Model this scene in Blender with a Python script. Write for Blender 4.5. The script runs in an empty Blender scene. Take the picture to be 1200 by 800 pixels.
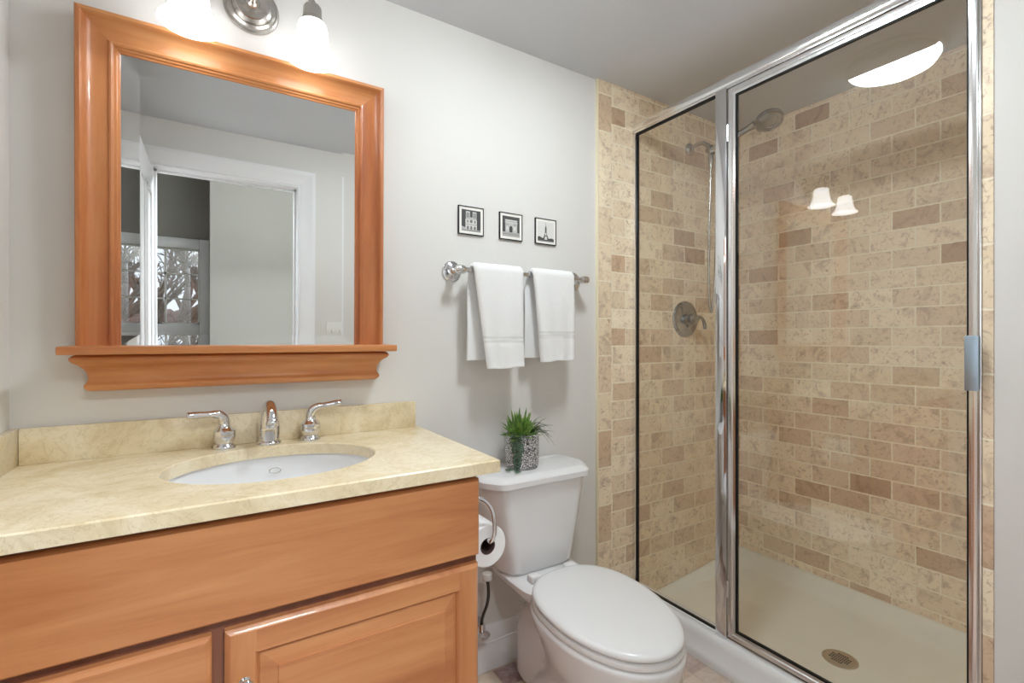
import bpy, bmesh, math, random
from mathutils import Vector, Matrix, noise

# ------------------------------------------------------------------ camera, world, light, exposure
scene = bpy.context.scene
COL = scene.collection
PI = math.pi
random.seed(7)

CAM = (0.0, -1.55, 1.201)
cd = bpy.data.cameras.new('camera')
cd.sensor_width = 36.0
cd.lens = 36.0 * 566.7 / 1200.0
cd.shift_y = -1.5 / 1200.0
cd.clip_start = 0.005
cam = bpy.data.objects.new('camera', cd)
COL.objects.link(cam)
cam.location = CAM
cam.rotation_euler = (math.radians(90), 0, math.radians(-32))
scene.camera = cam

scene.view_settings.view_transform = 'Standard'
scene.view_settings.look = 'None'
scene.view_settings.gamma = 1.0
scene.view_settings.use_curve_mapping = False
scene.view_settings.exposure = 0.33
scene.cycles.use_denoising = True
scene.cycles.max_bounces = 14
scene.cycles.diffuse_bounces = 8
scene.cycles.glossy_bounces = 8
scene.cycles.transparent_max_bounces = 16
scene.cycles.sample_clamp_indirect = 6.0
scene.cycles.caustics_reflective = True
scene.cycles.blur_glossy = 0.5

w = bpy.data.worlds.new('sky'); scene.world = w; w.use_nodes = True
w.node_tree.nodes['Background'].inputs[0].default_value = (0.84, 0.90, 1.0, 1)
w.node_tree.nodes['Background'].inputs[1].default_value = 1.1

SHADE_E = 4.6        # glowing glass bells of the vanity light
FAN_E = 88.0         # lit half of the ceiling fan light
HALL_FILL_W = 88.0        # added fill light in the hall behind the camera

def area_light(name, loc, size, power, color=(1, 1, 1), rot=(0, 0, 0), size_y=None):
    l = bpy.data.lights.new(name, 'AREA')
    l.energy = power; l.color = color
    l.shape = 'RECTANGLE' if size_y else 'DISK'
    l.size = size
    if size_y: l.size_y = size_y
    o = bpy.data.objects.new(name, l); COL.objects.link(o)
    o.location = loc; o.rotation_euler = rot
    return o
area_light('hall_fill_light', (0.42, -2.05, 2.50), 0.6, HALL_FILL_W, (0.88, 0.96, 1.0), (math.radians(34), 0, 0), 0.6)  # unseen tilted panel added to fill the room from the doorway side

# ------------------------------------------------------------------ materials
def lin(c):
    r = []
    for v in c:
        v = v / 255.0
        r.append(v / 12.92 if v <= 0.04045 else ((v + 0.055) / 1.055) ** 2.4)
    return (r[0], r[1], r[2], 1.0)

class NT:
    def __init__(self, name):
        self.m = bpy.data.materials.new(name); self.m.use_nodes = True
        self.t = self.m.node_tree; self.n = self.t.nodes; self.l = self.t.links
        self.b = self.n['Principled BSDF']; self.out = self.n['Material Output']
    def new(self, t, **kw):
        x = self.n.new(t)
        for k, v in kw.items(): setattr(x, k, v)
        return x
    def link(self, a, b): self.l.new(a, b)
    def coords(self, scale=(1, 1, 1), loc=(0, 0, 0), rot=(0, 0, 0)):
        tc = self.new('ShaderNodeTexCoord'); mp = self.new('ShaderNodeMapping')
        mp.inputs['Scale'].default_value = scale; mp.inputs['Location'].default_value = loc
        mp.inputs['Rotation'].default_value = rot
        self.link(tc.outputs['Object'], mp.inputs['Vector'])
        return mp.outputs[0]
    def noise(self, vec, scale, detail=4, rough=0.55, dist=0.0):
        x = self.new('ShaderNodeTexNoise')
        x.inputs['Scale'].default_value = scale; x.inputs['Detail'].default_value = detail
        x.inputs['Roughness'].default_value = rough; x.inputs['Distortion'].default_value = dist
        self.link(vec, x.inputs['Vector'])
        return x.outputs[0]
    def ramp(self, fac, stops):
        x = self.new('ShaderNodeValToRGB')
        e = x.color_ramp.elements
        while len(e) < len(stops): e.new(0.5)
        for k, (p, c) in enumerate(stops):
            e[k].position = p; e[k].color = c if len(c) == 4 else (*c, 1)
        self.link(fac, x.inputs[0])
        return x.outputs[0]
    def mix(self, fac, a, b, mode='MIX'):
        x = self.new('ShaderNodeMix', data_type='RGBA', blend_type=mode)
        for s, v in ((x.inputs[0], fac), (x.inputs[6], a), (x.inputs[7], b)):
            if hasattr(v, 'links'): self.link(v, s)
            else: s.default_value = v
        return x.outputs[2]
    def math(self, op, a, b=0.0, c=0.0):
        x = self.new('ShaderNodeMath', operation=op)
        for s, v in zip(x.inputs, (a, b, c)):
            if hasattr(v, 'links'): self.link(v, s)
            else: s.default_value = v
        return x.outputs[0]
    def bump(self, h, strength=0.2, dist=0.002):
        x = self.new('ShaderNodeBump')
        x.inputs['Strength'].default_value = strength; x.inputs['Distance'].default_value = dist
        self.link(h, x.inputs['Height']); self.link(x.outputs[0], self.b.inputs['Normal'])
    def set(self, color=None, rough=0.5, metal=0.0, spec=0.5, coat=0.0):
        if color is not None:
            if hasattr(color, 'links'): self.link(color, self.b.inputs['Base Color'])
            else: self.b.inputs['Base Color'].default_value = color
        self.b.inputs['Roughness'].default_value = rough; self.b.inputs['Metallic'].default_value = metal
        self.b.inputs['Specular IOR Level'].default_value = spec
        self.b.inputs['Coat Weight'].default_value = coat
        return self.m

def paint(name, rgb, rough=0.6, var=0.03):
    n = NT(name); c = n.coords()
    f = n.noise(c, 3.0, 3)
    a = lin(rgb); b = tuple(x * (1 - var) for x in a[:3]) + (1,)
    n.bump(n.noise(c, 260, 2), 0.06, 0.001)
    return n.set(n.mix(f, a, b), rough, spec=0.3)

def gloss(name, rgb, rough=0.12, var=0.02, coat=0.0):
    n = NT(name); c = n.coords()
    f = n.noise(c, 6.0, 2)
    a = lin(rgb); b = tuple(x * (1 - var) for x in a[:3]) + (1,)
    return n.set(n.mix(f, a, b), rough, spec=0.5, coat=coat)

def metal(name, rgb, rough):
    n = NT(name); c = n.coords()
    f = n.noise(c, 40, 2)
    r = n.math('MULTIPLY_ADD', f, rough * 0.4, rough * 0.8)
    m = n.set(lin(rgb), rough, 1.0)
    n.link(r, n.b.inputs['Roughness'])
    return m

def wood(name, axis, c0, c1, c2, knots=0.5):
    n = NT(name)
    sc = [11, 11, 11]; sc[axis] = 1.1
    v = n.coords(tuple(sc))
    f = n.noise(v, 1.6, 5, 0.6, 0.6)
    base = n.ramp(f, [(0.30, lin(c0)), (0.50, lin(c1)), (0.72, lin(c2))])
    sf = [150, 150, 150]; sf[axis] = 5
    g = n.noise(n.coords(tuple(sf)), 1.0, 3, 0.6)
    col = n.mix(n.math('MULTIPLY', g, 0.22), base, lin(c0), 'MULTIPLY')
    blot = n.noise(n.coords((4, 4, 4)), 1.0, 3)
    col = n.mix(n.ramp(blot, [(0.5, (0, 0, 0)), (0.8, (0.35, 0.35, 0.35))]), col, lin(c0))
    if knots:
        ks = [34, 34, 34]; ks[axis] = 9
        k = n.noise(n.coords(tuple(ks), (3.1, 1.7, 5.3)), 0.55, 1, 0.4, 0.3)
        kf = n.ramp(k, [(0.77, (0, 0, 0)), (0.83, (knots, knots, knots))])
        col = n.mix(kf, col, lin((84, 44, 22)))
    n.bump(g, 0.05, 0.001)
    return n.set(col, 0.36, spec=0.45, coat=0.25)

def tiles(name, uaxis, uoff, vaxis, voff, bw, rh, offset=0.5, mortar=0.0035, rot=False):
    n = NT(name)
    tc = n.new('ShaderNodeTexCoord'); sp = n.new('ShaderNodeSeparateXYZ'); cb = n.new('ShaderNodeCombineXYZ')
    n.link(tc.outputs['Object'], sp.inputs[0])
    n.link(n.math('ADD', sp.outputs[uaxis], -uoff), cb.inputs[0])
    n.link(n.math('ADD', sp.outputs[vaxis], -voff), cb.inputs[1])
    # uneven hand-cut edges
    wob = n.noise(tc.outputs['Object'], 55, 2)
    br = n.new('ShaderNodeTexBrick')
    br.offset = offset; br.offset_frequency = 2; br.squash_frequency = 2; br.squash = 1.0
    n.link(cb.outputs[0], br.inputs['Vector'])
    br.inputs['Color1'].default_value = (0, 0, 0, 1); br.inputs['Color2'].default_value = (1, 1, 1, 1)
    br.inputs['Mortar'].default_value = (0.5, 0.5, 0.5, 1)
    br.inputs['Scale'].default_value = 1.0; br.inputs['Bias'].default_value = 0.0
    br.inputs['Brick Width'].default_value = bw; br.inputs['Row Height'].default_value = rh
    br.inputs['Mortar Smooth'].default_value = 0.35
    n.link(n.math('MULTIPLY_ADD', wob, mortar * 1.9, mortar * 0.0), br.inputs['Mortar Size'])
    tint = br.outputs['Color']
    base = n.ramp(tint, [(0.0, lin((242, 230, 204))), (0.20, lin((236, 218, 188))), (0.40, lin((224, 202, 168))),
                         (0.58, lin((240, 224, 196))), (0.72, lin((210, 180, 142))), (0.84, lin((230, 208, 180))), (0.93, lin((206, 172, 134))), (1.0, lin((184, 146, 106)))])
    # cloudy travertine veins, shifted per tile
    ofs = n.new('ShaderNodeVectorMath', operation='SCALE'); n.link(tint, ofs.inputs[0]); ofs.inputs['Scale'].default_value = 9.0
    ad = n.new('ShaderNodeVectorMath', operation='ADD'); n.link(tc.outputs['Object'], ad.inputs[0]); n.link(ofs.outputs[0], ad.inputs[1])
    c1 = n.noise(ad.outputs[0], 14, 6, 0.62, 0.8)
    cloud = n.ramp(c1, [(0.30, lin((176, 134, 92))), (0.46, lin((240, 224, 196))), (0.62, lin((246, 236, 214))), (0.76, lin((200, 164, 122)))])
    col = n.mix(0.62, base, cloud, 'MULTIPLY')
    c2 = n.noise(ad.outputs[0], 42, 5, 0.7, 1.4)
    pit = n.ramp(c2, [(0.53, (0, 0, 0)), (0.66, (0.66, 0.66, 0.66))])
    col = n.mix(pit, col, lin((158, 116, 74)))
    col = n.mix(br.outputs['Fac'], col, lin((232, 217, 186)))
    hs = n.new('ShaderNodeHueSaturation'); hs.inputs['Saturation'].default_value = 0.74; hs.inputs['Value'].default_value = 1.13; hs.inputs['Hue'].default_value = 0.503
    n.link(col, hs.inputs['Color']); col = hs.outputs[0]
    h = n.math('SUBTRACT', n.math('MULTIPLY', c2, 0.25), br.outputs['Fac'])
    n.bump(h, 0.5, 0.0025)
    return n.set(col, 0.45, spec=0.35)

def stone(name):
    n = NT(name); c = n.coords()
    f = n.noise(c, 7, 6, 0.65, 1.2)
    col = n.ramp(f, [(0.28, lin((210, 190, 150))), (0.48, lin((228, 213, 180))), (0.62, lin((236, 224, 196))), (0.8, lin((216, 198, 160)))])
    s = n.noise(c, 70, 4, 0.7, 0.6)
    col = n.mix(n.ramp(s, [(0.62, (0, 0, 0)), (0.74, (0.4, 0.4, 0.4))]), col, lin((178, 146, 98)))
    vn = n.noise(c, 16, 5, 0.6, 2.5)
    vr = n.ramp(vn, [(0.480, (0, 0, 0)), (0.50, (0.35, 0.35, 0.35)), (0.52, (0, 0, 0))])
    col = n.mix(vr, col, lin((180, 152, 108)))
    return n.set(col, 0.24, spec=0.5)

def floor_stone(name):
    n = NT(name)
    v = n.coords((1, 1, 1), (0.03, 0.02, 0))
    br = n.new('ShaderNodeTexBrick'); br.offset = 0.0; br.offset_frequency = 2
    n.link(v, br.inputs['Vector'])
    br.inputs['Color1'].default_value = (0, 0, 0, 1); br.inputs['Color2'].default_value = (1, 1, 1, 1); br.inputs['Mortar'].default_value = (.5, .5, .5, 1)
    br.inputs['Scale'].default_value = 1; br.inputs['Brick Width'].default_value = 0.1; br.inputs['Row Height'].default_value = 0.1
    br.inputs['Mortar Size'].default_value = 0.0022; br.inputs['Mortar Smooth'].default_value = 0.2
    base = n.ramp(br.outputs['Color'], [(0, lin((206, 184, 160))), (0.3, lin((176, 150, 142))), (0.55, lin((222, 206, 184))), (0.8, lin((150, 122, 118))), (1, lin((196, 168, 150)))])
    f = n.noise(v, 22, 6, 0.65, 1.5)
    col = n.mix(n.ramp(f, [(0.4, (0, 0, 0)), (0.7, (0.5, 0.5, 0.5))]), base, lin((226, 216, 214)))
    col = n.mix(br.outputs['Fac'], col, lin((196, 180, 160)))
    n.bump(n.math('SUBTRACT', 1.0, br.outputs['Fac']), 0.3, 0.001)
    return n.set(col, 0.3)

def glass(name, tint=(0.992, 0.995, 0.99), f0=0.048):
    n = NT(name)
    n.n.remove(n.b)
    tr = n.new('ShaderNodeBsdfTransparent'); tr.inputs[0].default_value = (*tint, 1)
    gl = n.new('ShaderNodeBsdfGlossy'); gl.inputs['Roughness'].default_value = 0.0; gl.inputs[0].default_value = (1, 1, 1, 1)
    lw = n.new('ShaderNodeLayerWeight'); lw.inputs['Blend'].default_value = 0.5
    p = n.math('POWER', lw.outputs['Facing'], 5.0)
    fr = n.math('MULTIPLY_ADD', p, 1 - f0, f0)
    mx = n.new('ShaderNodeMixShader')
    n.link(fr, mx.inputs[0]); n.link(tr.outputs[0], mx.inputs[1]); n.link(gl.outputs[0], mx.inputs[2])
    n.link(mx.outputs[0], n.out.inputs[0])
    return n.m

def glow(name, rgb, strength, base=(0.9, 0.9, 0.9)):
    n = NT(name); c = n.coords()
    f = n.noise(c, 8, 2)
    n.set(n.mix(f, (*base, 1), tuple(x * 0.97 for x in base) + (1,)), 0.35)
    n.b.inputs['Emission Color'].default_value = (*rgb, 1)
    n.b.inputs['Emission Strength'].default_value = strength
    return n.m

M = {}
M['wall'] = paint('wall_paint', (222, 220, 216))
M['ceil'] = paint('ceiling_paint', (206, 208, 212))
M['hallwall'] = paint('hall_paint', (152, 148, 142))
M['trim'] = gloss('white_trim_paint', (236, 236, 238), 0.3)
M['cab_h'] = wood('maple_grain_across', 0, (178, 112, 68), (198, 134, 86), (210, 150, 100), 0.7)
M['cab_v'] = wood('maple_grain_upright', 2, (178, 112, 68), (198, 134, 86), (210, 150, 100), 0.0)
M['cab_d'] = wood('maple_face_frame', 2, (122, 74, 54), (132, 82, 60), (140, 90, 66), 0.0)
M['mir_h'] = wood('cherry_grain_across', 0, (184, 112, 64), (208, 140, 84), (222, 160, 104), 0.0)
M['mir_v'] = wood('cherry_grain_upright', 2, (170, 98, 56), (196, 124, 72), (212, 144, 90), 0.0)
M['mirror'] = metal('silvered_glass', (235, 237, 236), 0.0)
M['stone'] = stone('cream_marble')
M['china'] = gloss('white_china', (232, 232, 233), 0.10, 0.01, 0.3)
M['seat'] = gloss('white_seat_plastic', (232, 232, 232), 0.2, 0.01)
M['chrome'] = metal('chrome', (226, 226, 228), 0.06)
M['nickel'] = metal('brushed_nickel', (190, 186, 180), 0.25)
M['darkmetal'] = metal('dark_steel', (95, 92, 90), 0.2)
M['frame'] = metal('bright_aluminium', (236, 236, 236), 0.16)
M['dchrome'] = metal('shower_chrome', (172, 172, 172), 0.14)
M['drain'] = metal('drain_steel', (196, 184, 164), 0.4)
M['black'] = paint('black_rubber', (14, 14, 14), 0.5)
M['towel'] = None
M['glass'] = glass('shower_glass')
M['pane'] = glass('window_glass', (0.98, 0.99, 0.99))
M['pan'] = gloss('cream_acrylic', (240, 238, 224), 0.2, 0.05)
M['curb'] = gloss('white_acrylic', (236, 236, 236), 0.15)
M['shade'] = glow('lit_frosted_glass', (0.95, 0.98, 1.0), SHADE_E)
M['lens'] = glow('lit_lens', (0.88, 0.96, 1.0), FAN_E)
M['plastic'] = gloss('white_plastic', (228, 227, 222), 0.35)
M['grille'] = gloss('grey_grille', (150, 148, 140), 0.5)
M['paper'] = paint('toilet_tissue', (238, 238, 238), 0.9)
M['card'] = paint('grey_brown_cardboard', (96, 74, 70), 0.9)
M['handle'] = metal('satin_handle', (166, 182, 196), 0.35)
M['floor'] = floor_stone('mixed_marble_tiles')
M['hallfloor'] = paint('hall_carpet', (170, 160, 148), 0.9)
TILE_W, TILE_H = 0.157, 0.0795
M['tile_x'] = tiles('travertine_on_plumbing_wall', 0, 1.628, 2, 0.063, TILE_W, TILE_H)
M['tile_y'] = tiles('travertine_on_long_wall', 1, 0.02, 2, 0.063, TILE_W, TILE_H)
M['tile_b'] = tiles('travertine_border', 0, 1.391 - 0.002, 2, 1.294 - 0.159 * 8, 0.078, 0.159, 0.0)
M['tile_e'] = tiles('travertine_edge', 1, -1.19, 2, 0.02, 0.079, 0.157, 0.0)

def towel_mat():
    n = NT('white_terry'); c = n.coords()
    f = n.noise(c, 420, 2, 0.7)
    n.bump(f, 0.6, 0.003)
    n.b.inputs['Sheen Weight'].default_value = 0.2
    return n.set(n.mix(f, lin((246, 246, 246)), lin((232, 232, 231))), 0.95, spec=0.1)
M['towel'] = towel_mat()
def towel_band():
    n = NT('woven_towel_band'); c = n.coords()
    f = n.noise(c, 200, 2, 0.7)
    n.bump(f, 0.15, 0.001)
    return n.set(n.mix(f, lin((228, 228, 227)), lin((214, 214, 213))), 0.8, spec=0.1)
M['band'] = towel_band()

def pot_mat():
    n = NT('silver_chip_mosaic')
    v = n.coords((1, 1, 1))
    vo = n.new('ShaderNodeTexVoronoi', feature='DISTANCE_TO_EDGE'); vo.inputs['Scale'].default_value = 140
    n.link(v, vo.inputs['Vector'])
    vc = n.new('ShaderNodeTexVoronoi'); vc.inputs['Scale'].default_value = 140; n.link(v, vc.inputs['Vector'])
    chip = n.ramp(vc.outputs['Color'], [(0.1, lin((190, 188, 190))), (0.5, lin((232, 230, 231))), (0.9, lin((250, 250, 250)))])
    edge = n.ramp(vo.outputs['Distance'], [(0.05, (0, 0, 0)), (0.15, (1, 1, 1))])
    n.bump(edge, 0.8, 0.003)
    return n.set(n.mix(edge, lin((74, 70, 74)), chip), 0.3, 0.25)
M['pot'] = pot_mat()
def leaf(name, a, b):
    n = NT(name); f = n.noise(n.coords(), 60, 2)
    return n.set(n.mix(n.ramp(f, [(0.35, (0, 0, 0)), (0.65, (1, 1, 1))]), lin(a), lin(b)), 0.45)
M['leaf1'] = leaf('bright_succulent_green', (70, 112, 40), (128, 160, 70))
M['leaf2'] = leaf('dark_blade_green', (46, 66, 36), (92, 98, 66))
M['leaf3'] = leaf('dusty_vine_green', (56, 84, 60), (98, 126, 98))
M['soil'] = paint('dark_moss', (30, 34, 24), 0.9)
M['bark'] = leaf('grey_brown_bark', (96, 78, 68), (140, 122, 108))
M['hedge'] = leaf('russet_hedge', (110, 82, 74), (150, 122, 110))
M['ground'] = leaf('winter_grass', (120, 116, 80), (150, 140, 104))

# ------------------------------------------------------------------ mesh helpers
class MB:
    """collects shapes into one mesh"""
    def __init__(self): self.bm = bmesh.new()
    def box(self, x0, x1, y0, y1, z0, z1, bev=0.0, seg=2, mat=None):
        r = bmesh.ops.create_cube(self.bm, size=1.0)
        vs = r['verts']
        for v in vs:
            v.co = Vector(((x0 + x1) / 2 + v.co.x * (x1 - x0), (y0 + y1) / 2 + v.co.y * (y1 - y0), (z0 + z1) / 2 + v.co.z * (z1 - z0)))
        if bev > 0:
            es = list({e for v in vs for e in v.link_edges})
            res = bmesh.ops.bevel(self.bm, geom=es, offset=bev, segments=seg, affect='EDGES', profile=0.5)
            vs = list({v for f in res['faces'] for v in f.verts} | {v for v in vs if v.is_valid})
        if mat is not None:
            bmesh.ops.transform(self.bm, matrix=mat, verts=vs)
        return self
    def loft(self, rings, cap0=True, cap1=True, closed=True):
        rs = [[self.bm.verts.new(Vector(p)) for p in ring] for ring in rings]
        n = len(rs[0])
        for a, b in zip(rs, rs[1:]):
            for i in range(n if closed else n - 1):
                j = (i + 1) % n
                try: self.bm.faces.new((a[i], a[j], b[j], b[i]))
                except ValueError: pass
        if cap0: self.bm.faces.new(list(reversed(rs[0])))
        if cap1: self.bm.faces.new(rs[-1])
        return self
    def lathe(self, prof, origin=(0, 0, 0), axis=(0, 0, 1), seg=32, sx=1.0, sy=1.0):
        q = Vector((0, 0, 1)).rotation_difference(Vector(axis).normalized()).to_matrix()
        o = Vector(origin)
        rings = []
        for r, h in prof:
            r = max(r, 1e-5)
            rings.append([o + q @ Vector((r * sx * math.cos(2 * PI * k / seg), r * sy * math.sin(2 * PI * k / seg), h)) for k in range(seg)])
        return self.loft(rings)
    def tube(self, path, rad, seg=12, flat=1.0):
        P = [Vector(p) for p in path]
        R = rad if isinstance(rad, (list, tuple)) else [rad] * len(P)
        t0 = (P[1] - P[0]).normalized()
        up = Vector((0, 0, 1)) if abs(t0.z) < 0.9 else Vector((1, 0, 0))
        nrm = (up - t0 * up.dot(t0)).normalized()
        rings = []
        for k, p in enumerate(P):
            if k == 0: t = (P[1] - P[0])
            elif k == len(P) - 1: t = P[-1] - P[-2]
            else: t = (P[k + 1] - P[k - 1])
            t.normalize()
            nrm = (nrm - t * nrm.dot(t)).normalized()
            bi = t.cross(nrm)
            rings.append([p + nrm * (R[k] * flat * math.cos(2 * PI * j / seg)) + bi * (R[k] * math.sin(2 * PI * j / seg)) for j in range(seg)])
        return self.loft(rings)
    def prism(self, pts, a, b):
        """pts: list of 3D points, swept from offset a to offset b (vectors)"""
        a = Vector(a); b = Vector(b)
        return self.loft([[Vector(p) + a for p in pts], [Vector(p) + b for p in pts]])
    def torus(self, c, R, r, axis=(0, 0, 1), sx=1.0, sy=1.0, seg=32, sseg=8):
        q = Vector((0, 0, 1)).rotation_difference(Vector(axis).normalized()).to_matrix()
        c = Vector(c); rings = []
        for k in range(seg + 1):
            a = 2 * PI * k / seg
            rings.append([c + q @ Vector(((R * sx + r * math.cos(2 * PI * j / sseg)) * math.cos(a), (R * sy + r * math.cos(2 * PI * j / sseg)) * math.sin(a), r * math.sin(2 * PI * j / sseg))) for j in range(sseg)])
        return self.loft(rings, False, False)
    def build(self, name, mat, parent=None, smooth=40, extra=None):
        bmesh.ops.remove_doubles(self.bm, verts=self.bm.verts, dist=1e-6)
        bmesh.ops.recalc_face_normals(self.bm, faces=self.bm.faces)
        me = bpy.data.meshes.new(name)
        if parent is not None:
            o0 = origin_of(parent)
            for v in self.bm.verts: v.co -= o0
        self.bm.to_mesh(me); self.bm.free()
        me.materials.append(mat)
        for m in (extra or []): me.materials.append(m)
        if smooth:
            for p in me.polygons: p.use_smooth = True
            me.set_sharp_from_angle(angle=math.radians(smooth))
        o = bpy.data.objects.new(name, me); COL.objects.link(o)
        if parent is not None: o.parent = parent
        return o

def origin_of(o):
    v = Vector((0, 0, 0))
    while o is not None:
        v += o.location; o = o.parent
    return v

def thing(name, label, cat, loc, group=None):
    o = bpy.data.objects.new(name, None); COL.objects.link(o)
    o.empty_display_size = 0.05
    o.location = loc; o['label'] = label; o['category'] = cat
    if group: o['group'] = group
    return o
def tag(o, label, cat, group=None):
    o['label'] = label; o['category'] = cat
    if group: o['group'] = group
    return o
def struct(o, label=None):
    o['kind'] = 'structure'
    if label: o['label'] = label
    return o
def sbox(name, mat, *a, label=None, parent=None, bev=0.0):
    o = MB().box(*a, bev=bev).build(name, mat, parent, smooth=30 if bev else 0)
    if parent is None: struct(o, label)
    return o

def round_poly(pts, r, seg=5):
    """rounded corners on a closed 2D polygon"""
    out = []; n = len(pts)
    for i in range(n):
        p0, p1, p2 = Vector(pts[i - 1]), Vector(pts[i]), Vector(pts[(i + 1) % n])
        d0 = (p0 - p1); d1 = (p2 - p1)
        rr = min(r, d0.length * 0.45, d1.length * 0.45)
        a = p1 + d0.normalized() * rr; b = p1 + d1.normalized() * rr
        for k in range(seg + 1):
            t = k / seg
            q = (1 - t) ** 2 * a + 2 * t * (1 - t) * p1 + t * t * b
            out.append((q.x, q.y))
    return out

def bez(p0, p1, p2, p3, n=12):
    p0, p1, p2, p3 = map(Vector, (p0, p1, p2, p3))
    return [(1 - t) ** 3 * p0 + 3 * t * (1 - t) ** 2 * p1 + 3 * t * t * (1 - t) * p2 + t ** 3 * p3 for t in [k / n for k in range(n + 1)]]

# ------------------------------------------------------------------ room shell
ZC = 2.305
XL, XE = -0.39, 1.604      # left wall face, shower screen plane
YF = -1.60                 # doorway wall face
XS = 2.392                 # long shower wall face
YE = -1.160                # shower end wall face
sbox('floor', M['floor'], XL - 0.12, 2.5, YF - 0.115, 0.12, -0.06, 0.0, label='mixed beige and mauve marble tile floor')
sbox('ceiling', M['ceil'], XL - 0.12, 2.52, YF - 0.115, 0.12, ZC, ZC + 0.08, label='flat white painted ceiling')
sbox('wall_back', M['wall'], XL - 0.12, 2.52, 0.0, 0.12, 0.0, ZC, label='pale grey painted wall behind the mirror and toilet')
sbox('wall_left', M['wall'], XL - 0.12, XL, YF - 0.115, 0.0, 0.0, ZC, label='pale grey painted wall at the left end of the vanity')
sbox('wall_right', M['wall'], 1.592, 2.52, YF - 0.115, YE - 0.02, 0.0, ZC, label='pale grey painted wall end right of the shower door')
sbox('wall_shower', M['wall'], XS + 0.012, XS + 0.128, YE - 0.02, 0.0, 0.0, ZC, label='wall behind the long tiled side of the shower')
# tile skins
sbox('trim_1', M['tile_b'], 1.391, 1.4655, -0.012, 0.0, 0.0, ZC, label='vertical border strip of upright travertine tiles on the back wall')
sbox('wall_shower_plumbing', M['tile_x'], 1.4655, XS, -0.012, 0.0, 0.0, ZC, label='travertine brick tiles on the shower wall with the valve')
sbox('wall_shower_long', M['tile_y'], XS, XS + 0.012, YE, 0.0, 0.0, ZC, label='travertine brick tiles on the long far wall of the shower')
sbox('wall_shower_end', M['tile_e'], 1.590, XS, YE - 0.0195, YE, 0.0, ZC, label='travertine tiled end wall of the shower beside the door jamb')
m = MB()
m.box(1.3855, 1.3915, -0.0135, 0.0, 0.0, ZC, 0.001)
struct(m.build('trim_2', paint('cream_caulk', (236, 226, 196)), smooth=30), 'cream caulk edge of the travertine border')

# doorway wall with opening
DX0, DX1, DZ = -0.25, 0.440, 2.055
YB = YF - 0.115
m = MB()
m.box(XL, DX0 - 0.02, YB, YF, 0, ZC); m.box(DX1 + 0.02, 1.592, YB, YF, 0, ZC); m.box(DX0 - 0.02, DX1 + 0.02, YB, YF, DZ + 0.02, ZC)
struct(m.build('wall_front', M['wall'], smooth=0), 'pale grey wall with the doorway, opposite the mirror')
def casing_profile():
    return [(0, 0), (0, 0.012), (0.006, 0.016), (0.012, 0.012), (0.018, 0.0125), (0.024, 0.016), (0.075, 0.019), (0.082, 0.023), (0.098, 0.023), (0.100, 0.0)]
def casing(name, y, sgn, label):
    m = MB(); pr = casing_profile()
    ym = lambda h: y + sgn * h
    m.loft([[(DX1 + w, ym(h), 0.0) for w, h in pr], [(DX1 + w, ym(h), DZ + w) for w, h in pr]])
    m.loft([[(DX0 - w, ym(h), 0.0) for w, h in pr], [(DX0 - w, ym(h), DZ + w) for w, h in pr]])
    m.loft([[(DX0 - w, ym(h), DZ + w) for w, h in pr], [(DX1 + w, ym(h), DZ + w) for w, h in pr]])
    m.box(DX0 - 0.02, DX0, YB, YF, 0, DZ); m.box(DX1, DX1 + 0.02, YB, YF, 0, DZ); m.box(DX0 - 0.02, DX1 + 0.02, YB, YF, DZ, DZ + 0.02)
    m.box(DX1 - 0.011, DX1, YB + 0.03, YB + 0.065, 0, DZ); m.box(DX0, DX0 + 0.011, YB + 0.03, YB + 0.065, 0, DZ); m.box(DX0, DX1, YB + 0.03, YB + 0.065, DZ - 0.011, DZ)
    struct(m.build(name, M['trim'], smooth=30), label)
casing('trim_3', YF, 1, 'white moulded casing round the bathroom doorway')
# open door leaf, swung into the room against the left wall
m = MB()
LX0, LX1, LY0, LY1, LZ = DX0 - 0.036, DX0 - 0.001, YF + 0.004, YF + 0.66, 2.04
m.box(LX0, LX1, LY0, LY1, 0.008, LZ, 0.002)
for (z0, z1) in ((0.25, 0.85), (1.02, 1.90)):
    for (y0, y1) in ((LY0 + 0.09, LY0 + 0.30), (LY0 + 0.37, LY0 + 0.57)):
        for (a, b, c, d) in ((y0, y1, z0, z0 + 0.018), (y0, y1, z1 - 0.018, z1), (y0, y0 + 0.018, z0, z1), (y1 - 0.018, y1, z0, z1)):
            m.box(LX1 - 0.001, LX1 + 0.007, a, b, c, d, 0.003)
door1 = struct(m.build('door_1', M['trim'], smooth=30), 'white panelled bathroom door standing open, seen in the mirror')
m = MB(); m.lathe([(0.026, 0), (0.026, 0.006), (0.010, 0.010), (0.009, 0.03), (0.022, 0.038), (0.027, 0.05), (0.022, 0.062), (0.0, 0.066)], (LX1, LY1 - 0.06, 0.96), (1, 0, 0))
m.build('door_knob', M['nickel'], door1)
# baseboards
def base_prof():
    return [(0, 0), (0.016, 0), (0.016, 0.085), (0.013, 0.092), (0.013, 0.10), (0.010, 0.104), (0.010, 0.150), (0.006, 0.160), (0, 0.161)]
m = MB()
m.loft([[(0.555, -d, z) for d, z in base_prof()], [(1.3855, -d, z) for d, z in base_prof()]])
struct(m.build('baseboard_back', M['trim'], smooth=30), 'white stepped baseboard behind the toilet')
m = MB()
m.loft([[(DX1 + 0.105, YF + d, z) for d, z in base_prof()], [(1.592, YF + d, z) for d, z in base_prof()]])
struct(m.build('baseboard_front', M['trim'], smooth=30), 'white baseboard on the doorway wall')

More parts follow.
